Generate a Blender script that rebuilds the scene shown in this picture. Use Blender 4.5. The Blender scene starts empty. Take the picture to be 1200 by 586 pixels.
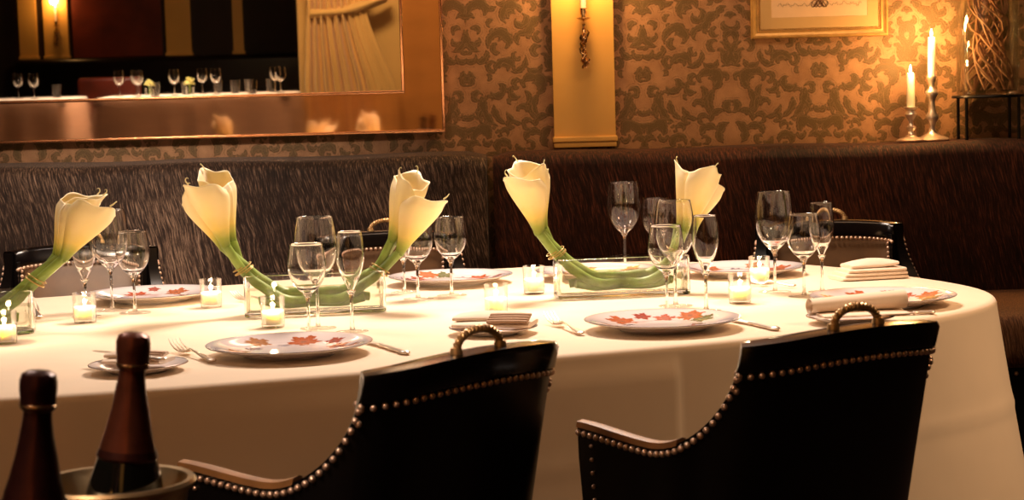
import bpy, bmesh, math, random
from mathutils import Vector, Matrix
PI = math.pi
C = bpy.context.scene.collection
sin, cos = math.sin, math.cos

# ------------------------------------------------------------------ camera
cam_d = bpy.data.cameras.new('camera'); cam = bpy.data.objects.new('camera', cam_d); C.objects.link(cam)
cam_d.sensor_width = 36; cam_d.lens = 69.0; cam_d.clip_start = .05
PITCH = math.atan(193/2300); ROLL = .027
R_ = Vector((1, 0, 0)); U_ = Vector((0, sin(PITCH), cos(PITCH))); F_ = Vector((0, cos(PITCH), -sin(PITCH)))
xr = R_*cos(ROLL) - U_*sin(ROLL); yr = R_*sin(ROLL) + U_*cos(ROLL)
cam.matrix_world = Matrix(((xr.x, yr.x, -F_.x, 0), (xr.y, yr.y, -F_.y, 0), (xr.z, yr.z, -F_.z, 1.225), (0, 0, 0, 1)))
cam_d.dof.use_dof = True; cam_d.dof.focus_distance = 4.3; cam_d.dof.aperture_fstop = 11.0
sc = bpy.context.scene; sc.camera = cam
sc.view_settings.view_transform = 'Standard'; sc.view_settings.look = 'None'
sc.view_settings.exposure = 0.0; sc.view_settings.gamma = 1.0; sc.view_settings.use_curve_mapping = False
# ------------------------------------------------------------------ light
w = bpy.data.worlds.new('world'); sc.world = w; w.use_nodes = True
w.node_tree.nodes['Background'].inputs[0].default_value = (.30, .16, .07, 1)
w.node_tree.nodes['Background'].inputs[1].default_value = .12

def area(name, loc, target, size, power, col, size_y=None, spread=PI):
    d = bpy.data.lights.new(name, 'AREA'); d.energy = power; d.color = col
    d.shape = 'RECTANGLE' if size_y else 'SQUARE'; d.size = size
    if size_y: d.size_y = size_y
    d.spread = spread
    o = bpy.data.objects.new(name, d); C.objects.link(o); o.location = loc
    o.rotation_euler = (Vector(target) - Vector(loc)).to_track_quat('-Z', 'Y').to_euler(); return o
def point(name, loc, power, col, r=.01, parent=None):
    d = bpy.data.lights.new(name, 'POINT'); d.energy = power; d.color = col; d.shadow_soft_size = r
    o = bpy.data.objects.new(name, d); C.objects.link(o); o.location = loc; o.parent = parent; return o
WARM = (1, .80, .66); CANDLE = (1, .52, .17)
area('ceiling_downlight_table', (.15, 5.0, 2.62), (-.05, 4.1, .75), .55, 37, WARM, spread=2.0)
area('ceiling_downlight_side', (-1.5, 4.7, 2.62), (-1.0, 4.1, .75), .5, 9, WARM, spread=2.0)
area('ceiling_wash_wall', (-.15, 4.9, 2.7), (-.15, 6.6, 1.2), 1.2, 8, (1, .64, .38), .3)
area('ceiling_wash_wall_right', (1.2, 5.3, 2.7), (1.2, 6.6, 1.2), 1.4, 11, (1, .62, .35), .3)
area('room_fill', (-1.2, 1.0, 2.7), (-.8, 1.2, 0), 1.5, 14, (1, .52, .24), 1.5)  # broad unseen fill, added to brighten the front drop of the cloth
area('bottle_fill', (-1.3, 1.5, 2.7), (-.45, 2.1, .8), .25, 2.6, WARM, spread=.7)  # added light without a visible fitting, brightens the champagne bottles
area('banquette_fill', (-1.6, 2.0, 2.7), (-1.15, 6.2, .74), .4, 3.8, (1, .76, .58), .3, spread=.42)  # unseen light added from the camera side to lift the banquette face
area('cloth_end_fill', (2.1, 3.4, 2.6), (1.0, 3.9, .4), .4, 6.5, (1, .62, .34), spread=1.2)  # added fill from the right, brightens the cloth at the table end
area('ceiling_far_table', (-2.4, .4, 2.7), (-2.4, .5, 1.2), .5, 24, WARM, .5, spread=1.6)
area('ceiling_curtain_wash', (-1.1, .9, 2.72), (-1.05, -.4, 1.5), .5, 9, (1, .70, .40), .3, spread=2.0)

# ------------------------------------------------------------------ materials
def lin(c):
    f = lambda v: v/12.92 if v <= .04045 else ((v+.055)/1.055)**2.4
    return tuple(f(x/255) for x in c) + (1,)
class NT:
    def __init__(s, name):
        s.m = bpy.data.materials.new(name); s.m.use_nodes = True; s.t = s.m.node_tree
        s.b = s.t.nodes['Principled BSDF']; s.out = s.t.nodes['Material Output']
    def n(s, typ, **kw):
        x = s.t.nodes.new(typ)
        for k, v in kw.items(): setattr(x, k, v)
        return x
    def l(s, a, b): s.t.links.new(a, b)
    def math(s, op, a, b=None, c=None, clamp=False):
        x = s.n('ShaderNodeMath', operation=op); x.use_clamp = clamp
        for i, v in enumerate((a, b, c)):
            if v is None: continue
            if isinstance(v, (int, float)): x.inputs[i].default_value = v
            else: s.l(v, x.inputs[i])
        return x.outputs[0]
    def coord(s, scale=(1, 1, 1), kind='Object'):
        tc = s.n('ShaderNodeTexCoord'); mp = s.n('ShaderNodeMapping'); mp.inputs['Scale'].default_value = scale
        s.l(tc.outputs[kind], mp.inputs[0]); return mp.outputs[0]
    def noise(s, vec, scale, detail=3, rough=.5):
        x = s.n('ShaderNodeTexNoise'); x.inputs['Scale'].default_value = scale; x.inputs['Detail'].default_value = detail
        x.inputs['Roughness'].default_value = rough; s.l(vec, x.inputs['Vector']); return x.outputs[0]
    def ramp(s, fac, stops):
        x = s.n('ShaderNodeValToRGB'); s.l(fac, x.inputs[0]); e = x.color_ramp.elements
        e[0].position, e[0].color = stops[0]; e[1].position, e[1].color = stops[-1]
        for p, c in stops[1:-1]:
            k = e.new(p); k.color = c
        return x.outputs[0]
    def bump(s, h, strength, dist=.001):
        x = s.n('ShaderNodeBump'); x.inputs['Strength'].default_value = strength; x.inputs['Distance'].default_value = dist
        s.l(h, x.inputs['Height']); s.l(x.outputs[0], s.b.inputs['Normal'])
def pbr(name, col, rough=.5, metal=0, spec=.5, var=0, vscale=20, bump=0, coat=0, sheen=0, scale=(1, 1, 1), bd=.001, sub=0):
    k = NT(name); b = k.b
    b.inputs['Roughness'].default_value = rough; b.inputs['Metallic'].default_value = metal
    b.inputs['Specular IOR Level'].default_value = spec; b.inputs['Coat Weight'].default_value = coat
    b.inputs['Coat Roughness'].default_value = .08; b.inputs['Sheen Weight'].default_value = sheen
    if sub:
        b.inputs['Subsurface Weight'].default_value = sub; b.inputs['Subsurface Radius'].default_value = (.02, .012, .006)
        b.inputs['Subsurface Scale'].default_value = .5
    c = lin(col)
    v = k.coord(scale); nz = k.noise(v, vscale, 4)
    lo = tuple(max(0, x*(1-var)) for x in c[:3]) + (1,); hi = tuple(min(1, x*(1+var)) for x in c[:3]) + (1,)
    k.l(k.ramp(nz, [(.3, lo), (.7, hi)]), b.inputs['Base Color'])
    if bump: k.bump(nz, bump, bd)
    return k.m
def thin_glass(name, tint=(.97, .97, .96), edge=.1):
    k = NT(name); k.t.nodes.remove(k.b)
    tr = k.n('ShaderNodeBsdfTransparent'); tr.inputs[0].default_value = (*tint, 1)
    gl = k.n('ShaderNodeBsdfGlossy'); gl.inputs['Roughness'].default_value = .03; gl.inputs[0].default_value = (1, 1, 1, 1)
    fr = k.n('ShaderNodeFresnel'); fr.inputs[0].default_value = 1.5
    lw = k.n('ShaderNodeLayerWeight'); lw.inputs[0].default_value = .15
    f = k.math('ADD', k.math('MULTIPLY', fr.outputs[0], .5), k.math('MULTIPLY', lw.outputs['Facing'], edge), clamp=True)
    mx = k.n('ShaderNodeMixShader'); k.l(f, mx.inputs[0]); k.l(tr.outputs[0], mx.inputs[1]); k.l(gl.outputs[0], mx.inputs[2])
    k.l(mx.outputs[0], k.out.inputs[0]); return k.m
def solid_glass(name, col=(1, .99, .97), ior=1.45):
    k = NT(name); b = k.b
    b.inputs['Base Color'].default_value = (*col, 1); b.inputs['Roughness'].default_value = .02
    b.inputs['Transmission Weight'].default_value = 1; b.inputs['IOR'].default_value = ior; return k.m
def emit(name, col, s):
    k = NT(name); k.t.nodes.remove(k.b); e = k.n('ShaderNodeEmission'); e.inputs[0].default_value = (*col, 1); e.inputs[1].default_value = s
    k.l(e.outputs[0], k.out.inputs[0]); return k.m

def cloth_mat(name, col, sheen=.15):
    k = NT(name); b = k.b; b.inputs['Roughness'].default_value = .85; b.inputs['Sheen Weight'].default_value = sheen
    b.inputs['Specular IOR Level'].default_value = .2
    c = lin(col); v = k.coord(); n1 = k.noise(v, 3.5, 4); d = tuple(x*.93 for x in c[:3]) + (1,)
    k.l(k.ramp(n1, [(.35, d), (.65, c)]), b.inputs['Base Color'])
    wv = k.noise(k.coord((1, 1, 1)), 900, 2); wide = k.noise(v, 9, 2)
    k.bump(k.math('ADD', k.math('MULTIPLY', wv, .25), k.math('MULTIPLY', wide, 3.0)), .5, .0012); return k.m

def fur_mat(name, a, b_, c_):
    k = NT(name); b = k.b
    v = k.coord((1, 1, 1)); sep = k.n('ShaderNodeSeparateXYZ'); k.l(v, sep.inputs[0])
    wob = k.noise(v, 7, 2)
    # short hairs lying slightly aslant
    x = k.math('ADD', sep.outputs[0], k.math('MULTIPLY', sep.outputs[2], .22)); x = k.math('ADD', x, k.math('MULTIPLY', wob, .03))
    cb = k.n('ShaderNodeCombineXYZ'); k.l(k.math('MULTIPLY', x, 420), cb.inputs[0])
    k.l(k.math('MULTIPLY', sep.outputs[1], 60), cb.inputs[1]); k.l(k.math('MULTIPLY', sep.outputs[2], 19), cb.inputs[2])
    h = k.noise(cb.outputs[0], 1.0, 3, .65)
    patch = k.noise(v, 2.3, 3)
    f = k.math('ADD', h, k.math('MULTIPLY', k.math('SUBTRACT', patch, .5), .35))
    k.l(k.ramp(f, [(.36, lin(a)), (.52, lin(b_)), (.70, lin(c_))]), b.inputs['Base Color'])
    b.inputs['Roughness'].default_value = .6; b.inputs['Specular IOR Level'].default_value = .3
    b.inputs['Sheen Weight'].default_value = .1; b.inputs['Sheen Roughness'].default_value = .4
    k.bump(h, .9, .004); return k.m

def damask(name):
    k = NT(name); b = k.b
    tc = k.n('ShaderNodeTexCoord'); sep = k.n('ShaderNodeSeparateXYZ'); k.l(tc.outputs['Object'], sep.inputs[0])
    S = .295
    u = k.math('PINGPONG', k.math('DIVIDE', k.math('SUBTRACT', sep.outputs[0], .455), S), 1.0)
    vv = k.math('DIVIDE', k.math('SUBTRACT', sep.outputs[2], 1.005), S)
    vv = k.math('FLOORED_MODULO', vv, 2.0)
    # small wobble so that the woven edges are ragged
    nz = k.n('ShaderNodeTexNoise'); nz.inputs['Scale'].default_value = 60; k.l(tc.outputs['Object'], nz.inputs['Vector'])
    ns = k.n('ShaderNodeSeparateColor'); k.l(nz.outputs['Color'], ns.inputs[0])
    u = k.math('ADD', u, k.math('MULTIPLY', k.math('SUBTRACT', ns.outputs[0], .5), .035))
    vv = k.math('ADD', vv, k.math('MULTIPLY', k.math('SUBTRACT', ns.outputs[1], .5), .035))
    # comma strokes: centre u, v, radius, start angle, span (signed), half width, spiral growth
    D = math.radians
    st = [(.17, .17, .12, 215, -250, .055, -.07), (.20, .24, .055, 160, -200, .028, -.02), (.10, .10, .16, 200, -110, .035, 0),
          (.11, .62, .065, 20, 300, .028, -.05), (.08, .50, .05, 270, 120, .022, 0),
          (.0, .82, .07, -95, 175, .022, -.03), (.03, .83, .025, 0, 340, .022, 0), (.10, .92, .07, 180, 90, .022, .01),
          (.50, .52, .20, 175, 75, .030, .02), (.45, .55, .26, 160, 85, .034, .03), (.60, .48, .16, 190, 85, .026, .01),
          (.33, .55, .18, 150, 90, .026, 0), (.22, .40, .09, 100, 130, .024, 0),
          (.76, .72, .14, 170, -240, .050, -.06), (.78, .72, .055, 140, -210, .026, -.02), (.60, .60, .10, 60, -120, .024, 0),
          (.92, .52, .16, 130, 100, .034, .02), (.86, .50, .14, 150, 100, .026, .02), (1.0, .45, .05, 90, 178, .036, .02),
          (.86, .27, .13, 60, 120, .030, -.03), (.98, .12, .14, 95, 130, .040, -.02), (.72, .12, .12, 20, 160, .034, -.05),
          (.68, .30, .05, 0, 300, .022, 0), (.50, .30, .05, 40, 280, .026, -.02),
          (.85, 1.02, .16, 80, -150, .034, -.03), (1.0, .98, .07, 90, 178, .034, 0), (.78, .98, .10, 200, 150, .030, -.03),
          (.45, .92, .13, 190, -200, .036, -.05), (.30, .95, .07, 60, 250, .026, -.03), (.55, 1.05, .15, 250, 120, .028, -.03),
          (.40, 1.22, .16, 200, -230, .044, -.08), (.42, 1.22, .06, 150, -220, .026, 0), (.65, 1.25, .10, 20, 200, .028, -.03),
          (.18, 1.30, .18, 150, 110, .034, -.02), (.16, 1.12, .10, 230, 150, .030, -.03), (.05, 1.08, .06, 200, 180, .024, 0),
          (.92, 1.34, .18, 110, 85, .044, .02), (.80, 1.33, .10, 100, 120, .030, 0), (1.0, 1.22, .06, 60, 178, .030, .0), (.97, 1.45, .12, 95, 90, .03, 0),
          (.15, 1.58, .13, 210, -240, .048, -.06), (.05, 1.70, .08, 270, 170, .026, 0), (.30, 1.72, .12, 180, 120, .032, -.02),
          (.55, 1.55, .14, 230, -220, .044, -.06), (.58, 1.78, .12, 30, 200, .034, -.04), (.80, 1.68, .14, 190, -200, .044, -.06),
          (.92, 1.86, .10, 80, 190, .034, -.02), (.28, 1.90, .10, 160, -220, .034, -.05), (.76, 1.95, .08, 10, 200, .03, -.03), (.46, 1.98, .07, 200, -220, .028, -.02)]
    rnd = random.Random(5)
    for _ in range(42):
        best = None
        for _c in range(14):
            c = (rnd.uniform(.0, 1.0), rnd.uniform(.0, 2.0))
            d = min(math.hypot(c[0]-(q[0]+q[2]*cos(D(q[3]+q[4]*f))), c[1]-(q[1]+q[2]*sin(D(q[3]+q[4]*f)))) for q in st for f in (.2, .5, .8))
            if best is None or d > best[0]: best = (d, c)
        R = min(.085, max(.035, best[0]*.55)); st.append((best[1][0], best[1][1], R, rnd.uniform(0, 360), rnd.choice((-1, 1))*rnd.uniform(170, 280), R*.42, -R*.35))
    g = bpy.data.node_groups.new('leaf_stroke', 'ShaderNodeTree')
    names = ('u', 'v', 'acc', 'cu', 'cv', 'R', 'A', 'B', 'K', 'W', 'G', 'L')
    for n_ in names: g.interface.new_socket(n_, in_out='INPUT', socket_type='NodeSocketFloat')
    g.interface.new_socket('acc', in_out='OUTPUT', socket_type='NodeSocketFloat')
    gi = g.nodes.new('NodeGroupInput'); go = g.nodes.new('NodeGroupOutput'); kk = NT.__new__(NT); kk.t = g
    I = {n_: gi.outputs[i_] for i_, n_ in enumerate(names)}; mm = kk.math
    du = mm('SUBTRACT', I['u'], I['cu']); dv = mm('SUBTRACT', I['v'], I['cv'])
    r = mm('SQRT', mm('ADD', mm('MULTIPLY', du, du), mm('MULTIPLY', dv, dv)))
    t = mm('MULTIPLY', mm('FRACT', mm('MULTIPLY_ADD', mm('ARCTAN2', dv, du), I['A'], I['B'])), I['K'])
    lob = mm('MULTIPLY_ADD', mm('ABSOLUTE', mm('SINE', mm('MULTIPLY', t, I['L']))), .42, .66)
    hw = mm('MULTIPLY', mm('MULTIPLY', mm('MULTIPLY', t, mm('SUBTRACT', 1.0, t)), I['W']), lob)
    q = mm('SUBTRACT', hw, mm('ABSOLUTE', mm('SUBTRACT', r, mm('MULTIPLY_ADD', t, I['G'], I['R']))))
    g.links.new(mm('MAXIMUM', I['acc'], q), go.inputs[0])
    acc = None
    for cu, cv, R, a0, sp, wd, gr in st:
        x = k.n('ShaderNodeGroup'); x.node_tree = g; sg = 1 if sp > 0 else -1
        for n_, v_ in zip(names[2:], (-1, cu, cv, R, sg/(2*PI), -sg*D(a0)/(2*PI), 360/abs(sp), wd*5.0, gr, 2.2+abs(sp)*R/5)): x.inputs[n_].default_value = v_
        k.l(u, x.inputs['u']); k.l(vv, x.inputs['v'])
        if acc is not None: k.l(acc, x.inputs['acc'])
        acc = x.outputs[0]
    # pearl ring round the lower cartouche
    r = k.math('SQRT', k.math('ADD', k.math('MULTIPLY', u, u), k.math('MULTIPLY', vv, vv)))
    an = k.math('ARCTAN2', vv, u)
    pr = k.math('SUBTRACT', .018, k.math('ABSOLUTE', k.math('SUBTRACT', r, .40)))
    pr = k.math('MINIMUM', pr, k.math('MULTIPLY', k.math('SINE', k.math('MULTIPLY', an, 44)), .02))
    acc = k.math('MAXIMUM', acc, pr)
    # fine veins woven across the leaves
    vein = k.math('MULTIPLY', k.math('SINE', k.math('ADD', k.math('MULTIPLY', vv, 150), k.math('MULTIPLY', u, 60))), .004)
    m = k.math('MULTIPLY_ADD', k.math('ADD', k.math('ADD', acc, .004), vein), 110, .5, clamp=True)
    line = k.math('SUBTRACT', 1.0, k.math('MULTIPLY', k.math('ABSOLUTE', k.math('ADD', acc, .006)), 170), clamp=True)
    halo = k.math('SUBTRACT', 1.0, k.math('MULTIPLY', k.math('ABSOLUTE', k.math('ADD', acc, .030)), 190), clamp=True)
    dash = k.math('GREATER_THAN', k.noise(tc.outputs['Object'], 55, 1), .46)
    halo = k.math('MULTIPLY', k.math('MULTIPLY', halo, dash), .75)
    rib = k.math('SUBTRACT', 1.0, k.math('MULTIPLY', k.math('ABSOLUTE', k.math('SUBTRACT', acc, .013)), 320), clamp=True)
    m = k.math('SUBTRACT', m, k.math('MULTIPLY', rib, .75), clamp=True)
    m = k.math('MAXIMUM', m, halo)
    fine = k.noise(tc.outputs['Object'], 420, 2); mott = k.noise(tc.outputs['Object'], 26, 3)
    bg = k.ramp(k.math('ADD', k.math('MULTIPLY', fine, .5), k.math('MULTIPLY', mott, .5)), [(.3, lin((154, 112, 78))), (.7, lin((196, 150, 108)))])
    fg = k.ramp(fine, [(.3, lin((92, 72, 44))), (.7, lin((134, 108, 70)))])
    mx = k.n('ShaderNodeMix', data_type='RGBA'); k.l(m, mx.inputs[0]); k.l(bg, mx.inputs[6]); k.l(fg, mx.inputs[7])
    m2 = k.n('ShaderNodeMix', data_type='RGBA'); k.l(k.math('MULTIPLY', line, .55), m2.inputs[0]); k.l(mx.outputs[2], m2.inputs[6]); m2.inputs[7].default_value = lin((70, 46, 26))
    k.l(m2.outputs[2], b.inputs['Base Color']); b.inputs['Roughness'].default_value = .55; b.inputs['Specular IOR Level'].default_value = .3
    k.bump(m, .6, .0015); return k.m

def grad_mat(name, stops, rough=.5, sub=.3, attr='grad'):
    k = NT(name); a = k.n('ShaderNodeAttribute', attribute_name=attr)
    v = k.coord(); nz = k.noise(v, 40, 3)
    f = k.math('ADD', a.outputs['Fac'], k.math('MULTIPLY', k.math('SUBTRACT', nz, .5), .10))
    k.l(k.ramp(f, stops), k.b.inputs['Base Color']); k.b.inputs['Roughness'].default_value = rough
    if sub:
        k.b.inputs['Subsurface Weight'].default_value = sub; k.b.inputs['Subsurface Radius'].default_value = (.02, .014, .006); k.b.inputs['Subsurface Scale'].default_value = .4
    return k.m
def attr_mat(name, rough=.15, attr='paint', coat=.5):
    k = NT(name); a = k.n('ShaderNodeAttribute', attribute_name=attr); k.l(a.outputs['Color'], k.b.inputs['Base Color'])
    k.b.inputs['Roughness'].default_value = rough; k.b.inputs['Coat Weight'].default_value = coat; return k.m

M = {}
M['wallpaper'] = damask('damask_wallpaper')
M['cream_paint'] = pbr('cream_yellow_paint', (232, 180, 92), .5, var=.03, vscale=6)
M['dark_wall'] = pbr('dark_brown_wall', (38, 22, 13), .7, var=.3, vscale=3)
M['red_panel'] = pbr('red_brown_panel', (105, 38, 18), .4, var=.5, vscale=3.5)
M['ceiling'] = pbr('warm_white_ceiling', (150, 115, 80), .8, var=.03)
M['floor'] = pbr('dark_carpet', (48, 28, 18), .95, var=.3, vscale=60, bump=.4)
M['fur'] = fur_mat('brown_pony_hair', (20, 12, 10), (54, 38, 31), (164, 138, 118))  # palest tip colour paints in the highlights on the strands
M['fur_red'] = fur_mat('red_brown_pony_hair', (22, 9, 7), (52, 25, 17), (126, 70, 46))
M['fur_seat'] = fur_mat('brown_pony_hair_seat', (64, 38, 24), (124, 84, 54), (184, 136, 94))
M['dark_leather'] = pbr('near_black_leather', (13, 9, 8), .34, spec=.3, var=.2, vscale=220, bump=.12, bd=.0005)
M['gloss_leather'] = pbr('glossy_black_leather', (11, 8, 8), .18, spec=.5, var=.2, vscale=160, bump=.06, bd=.0005)
M['brown_leather'] = pbr('brown_leather', (104, 74, 46), .42, spec=.5, var=.22, vscale=14, bump=.2)
M['tan_leather'] = pbr('tan_leather_trim', (150, 104, 58), .5, var=.2, vscale=30)
M['brass'] = pbr('aged_brass', (208, 168, 118), .24, metal=1, var=.15, vscale=80)
M['nail'] = pbr('brass_nailhead', (240, 205, 178), .34, metal=.75, var=.1, vscale=200)
M['rope_brass'] = pbr('twisted_brass_rope', (222, 184, 130), .38, metal=.7, var=.2, vscale=60)
M['silver'] = pbr('polished_silver', (244, 230, 214), .3, metal=.85, var=.08, vscale=60)
M['steel_rim'] = pbr('cream_metal_bucket', (196, 170, 128), .3, metal=.9, var=.05)
M['copper_frame'] = pbr('rose_bronze_mirror_frame', (214, 170, 138), .04, metal=1, var=.10, vscale=5, scale=(1, 1, 3), bump=.04, bd=.002)
M['frame_edge'] = pbr('bronze_frame_edge', (226, 160, 112), .2, metal=1, var=.05)
M['cloth'] = cloth_mat('cream_table_linen', (242, 222, 196))
M['napkin'] = cloth_mat('cream_napkin_linen', (246, 226, 204))
M['napkin_band'] = cloth_mat('taupe_napkin_linen', (176, 142, 112))
M['curtain'] = cloth_mat('gold_curtain_fabric', (222, 180, 108), .3)
M['wood'] = pbr('dark_turned_wood', (46, 24, 14), .3, var=.3, vscale=12, scale=(1, 1, .1))
M['iron'] = pbr('black_wrought_iron', (20, 16, 14), .4, metal=.6, var=.2)
M['wax'] = pbr('ivory_candle_wax', (255, 240, 214), .5, var=.02, sub=.4)
M['cupwax'] = pbr('white_votive_wax', (255, 246, 228), .5, var=.01, sub=1); M['cupwax'].node_tree.nodes['Principled BSDF'].inputs['Subsurface Radius'].default_value = (.02, .017, .012); M['cupwax'].node_tree.nodes['Principled BSDF'].inputs['Subsurface Scale'].default_value = 1.0
M['wick'] = pbr('burnt_wick', (20, 16, 14), .9)
M['flame'] = emit('candle_flame', (1, .80, .42), 26)
M['bowl'] = thin_glass('thin_crystal', (.98, .975, .965), .08)
M['vaseglass'] = thin_glass('clear_vase_glass', (.94, .96, .93), .14)
M['stemglass'] = solid_glass('solid_crystal')
M['water'] = thin_glass('vase_water', (.93, .95, .88), .0)
M['porcelain'] = attr_mat('painted_porcelain', .12)
M['porc_white'] = pbr('white_porcelain', (240, 230, 226), .14, var=.01, coat=.4)
M['rimline'] = pbr('dark_gilt_rim', (78, 52, 36), .3, metal=.5, var=.1)
M['spathe'] = grad_mat('calla_bloom', [(0, lin((96, 122, 34))), (.14, lin((150, 160, 56))), (.30, lin((226, 200, 104))), (.55, lin((240, 214, 150))), (1, lin((246, 230, 190)))], .5, .12)
M['tip'] = pbr('bloom_tip', (226, 216, 160), .5)
M['stem'] = pbr('calla_stem_green', (132, 156, 74), .38, var=.35, vscale=30, scale=(1, 1, 1), sub=.1)
M['spadix'] = pbr('yellow_spadix', (236, 160, 30), .6, var=.1)
M['wire'] = pbr('tan_binding_wire', (190, 158, 96), .4, metal=.4, var=.1)
M['foil'] = pbr('copper_brown_foil', (104, 54, 36), .30, metal=.8, var=.35, vscale=22, bump=.5, bd=.003)
M['foil_dark'] = pbr('dark_maroon_foil', (60, 28, 22), .30, metal=.8, var=.35, vscale=22, bump=.5, bd=.003)
M['bottleglass'] = pbr('dark_bottle_glass', (10, 9, 6), .06, spec=.8, var=.1, coat=.6)
M['gilt'] = pbr('pale_gilt_frame', (206, 164, 96), .38, metal=.35, var=.15, vscale=40)
M['mat_board'] = pbr('picture_mat_board', (214, 176, 116), .8, var=.02)
M['print'] = pbr('picture_print_paper', (240, 204, 160), .8, var=.03)
M['ink'] = pbr('brown_ink', (110, 74, 40), .8)
M['twig'] = pbr('curly_willow_bark', (164, 116, 84), .6, var=.35, vscale=30)
M['petal'] = pbr('pale_yellow_petal', (226, 220, 140), .6, var=.1)
M['mirror'] = NT('mirror_glass').m
_b = M['mirror'].node_tree.nodes['Principled BSDF']; _b.inputs['Metallic'].default_value = 1; _b.inputs['Roughness'].default_value = .012; _b.inputs['Base Color'].default_value = (.88, .82, .74, 1)

# ------------------------------------------------------------------ helpers
def mk(name, verts, faces, mat, parent=None, smooth=True, loc=(0, 0, 0), rot=(0, 0, 0), link=True):
    me = bpy.data.meshes.new(name); me.from_pydata([tuple(v) for v in verts], [], faces); me.update()
    bm = bmesh.new(); bm.from_mesh(me); bmesh.ops.recalc_face_normals(bm, faces=bm.faces); bm.to_mesh(me); bm.free()
    if smooth:
        me.shade_smooth(); me.set_sharp_from_angle(angle=math.radians(42))
    me.materials.append(mat); o = bpy.data.objects.new(name, me); C.objects.link(o)
    o.parent = parent; o.location = loc; o.rotation_euler = rot; return o
def tag(o, label, cat, group=None):
    o['label'] = label; o['category'] = cat
    if group: o['group'] = group
    return o
def thing(name, label, cat, loc=(0, 0, 0), rz=0, group=None):
    o = bpy.data.objects.new(name, None); C.objects.link(o); o.location = loc; o.rotation_euler = (0, 0, rz)
    o.empty_display_size = .05; return tag(o, label, cat, group)
def struct(o): o['kind'] = 'structure'; return o
def dup(root, loc, rz, label, group=None, sc_=None):
    r = root.copy(); C.objects.link(r); r.location = loc; r.rotation_euler = (0, 0, rz); r['label'] = label
    if group: r['group'] = group
    if sc_: r.scale = sc_
    for ch in list(root.children):
        c = ch.copy(); C.objects.link(c); c.parent = r
        for g in list(ch.children):
            d = g.copy(); C.objects.link(d); d.parent = c
    return r
def merge(parts):
    V, F = [], []
    for v, f in parts:
        k = len(V); V += [tuple(p) for p in v]; F += [[i+k for i in q] for q in f]
    return V, F
def box(x0, x1, y0, y1, z0, z1, bev=0):
    if bev:
        bm = bmesh.new(); bmesh.ops.create_cube(bm, size=1)
        for v in bm.verts: v.co = Vector(((x0+x1)/2+v.co.x*(x1-x0), (y0+y1)/2+v.co.y*(y1-y0), (z0+z1)/2+v.co.z*(z1-z0)))
        bmesh.ops.bevel(bm, geom=bm.edges[:], offset=bev, segments=3, profile=.5, affect='EDGES')
        V = [v.co.copy() for v in bm.verts]; F = [[v.index for v in f.verts] for f in bm.faces]; bm.free(); return V, F
    V = [(x, y, z) for z in (z0, z1) for y in (y0, y1) for x in (x0, x1)]
    return V, [[0, 2, 3, 1], [4, 5, 7, 6], [0, 1, 5, 4], [2, 6, 7, 3], [0, 4, 6, 2], [1, 3, 7, 5]]
def lathe(prof, n=40, ox=0, oy=0, oz=0, closed=False, mod=None):
    V, F = [], []
    m = len(prof)
    for i in range(n):
        a = 2*PI*i/n
        for j, (r, z) in enumerate(prof):
            rr = max(r, 1e-4)
            if mod: rr *= mod(a, z)
            V.append((ox+rr*cos(a), oy+rr*sin(a), oz+z))
    for i in range(n):
        k = (i+1) % n
        for j in range(m if closed else m-1):
            jj = (j+1) % m
            F.append([i*m+j, k*m+j, k*m+jj, i*m+jj])
    return V, F
def frames(P):
    P = [Vector(p) for p in P]; out = []; up = None
    for i in range(len(P)):
        t = (P[min(i+1, len(P)-1)]-P[max(i-1, 0)]).normalized()
        if up is None: up = Vector((0, 0, 1)) if abs(t.z) < .9 else Vector((1, 0, 0))
        s = t.cross(up).normalized(); u = s.cross(t).normalized(); up = u; out.append((P[i], t, s, u))
    return out
def tube(P, rad, n=10, cap=True, flat=None, closed=False):
    fr = frames(P); V, F = [], []
    for i, (p, t, s, u) in enumerate(fr):
        r = rad[i] if isinstance(rad, (list, tuple)) else rad
        r2 = r if flat is None else (flat[i] if isinstance(flat, (list, tuple)) else flat)
        for j in range(n):
            a = 2*PI*j/n; V.append(p+s*(r*cos(a))+u*(r2*sin(a)))
    for i in range(len(fr)-1):
        for j in range(n):
            k = (j+1) % n; F.append([i*n+j, i*n+k, (i+1)*n+k, (i+1)*n+j])
    if cap: F.append(list(range(n))[::-1]); F.append([(len(fr)-1)*n+j for j in range(n)])
    return V, F
def spline(P, n):
    P = [Vector(p) for p in P]; Q = [P[0]*2-P[1]]+P+[P[-1]*2-P[-2]]; out = []
    m = len(P)-1
    for i in range(n+1):
        t = i/n*m; k = min(int(t), m-1); f = t-k; a, b, c, d = Q[k:k+4]
        out.append(.5*((2*b)+(c-a)*f+(2*a-5*b+4*c-d)*f*f+(-a+3*b-3*c+d)*f**3))
    return out
def sphere(c, r, n=10, m=6, sz=1):
    prof = [(r*cos(a), r*sz*sin(a)) for a in [(-PI/2+PI*i/m) for i in range(m+1)]]
    return lathe(prof, n, c[0], c[1], c[2])
def grid(nu, nv, f, close_u=False):
    V = [f(i/(nu if close_u else nu-1), j/(nv-1)) for i in range(nu) for j in range(nv)]; F = []
    for i in range(nu if close_u else nu-1):
        k = (i+1) % nu
        for j in range(nv-1): F.append([i*nv+j, k*nv+j, k*nv+j+1, i*nv+j+1])
    return V, F
def sst(a, b, x):
    t = min(1, max(0, (x-a)/(b-a))); return t*t*(3-2*t)

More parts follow.
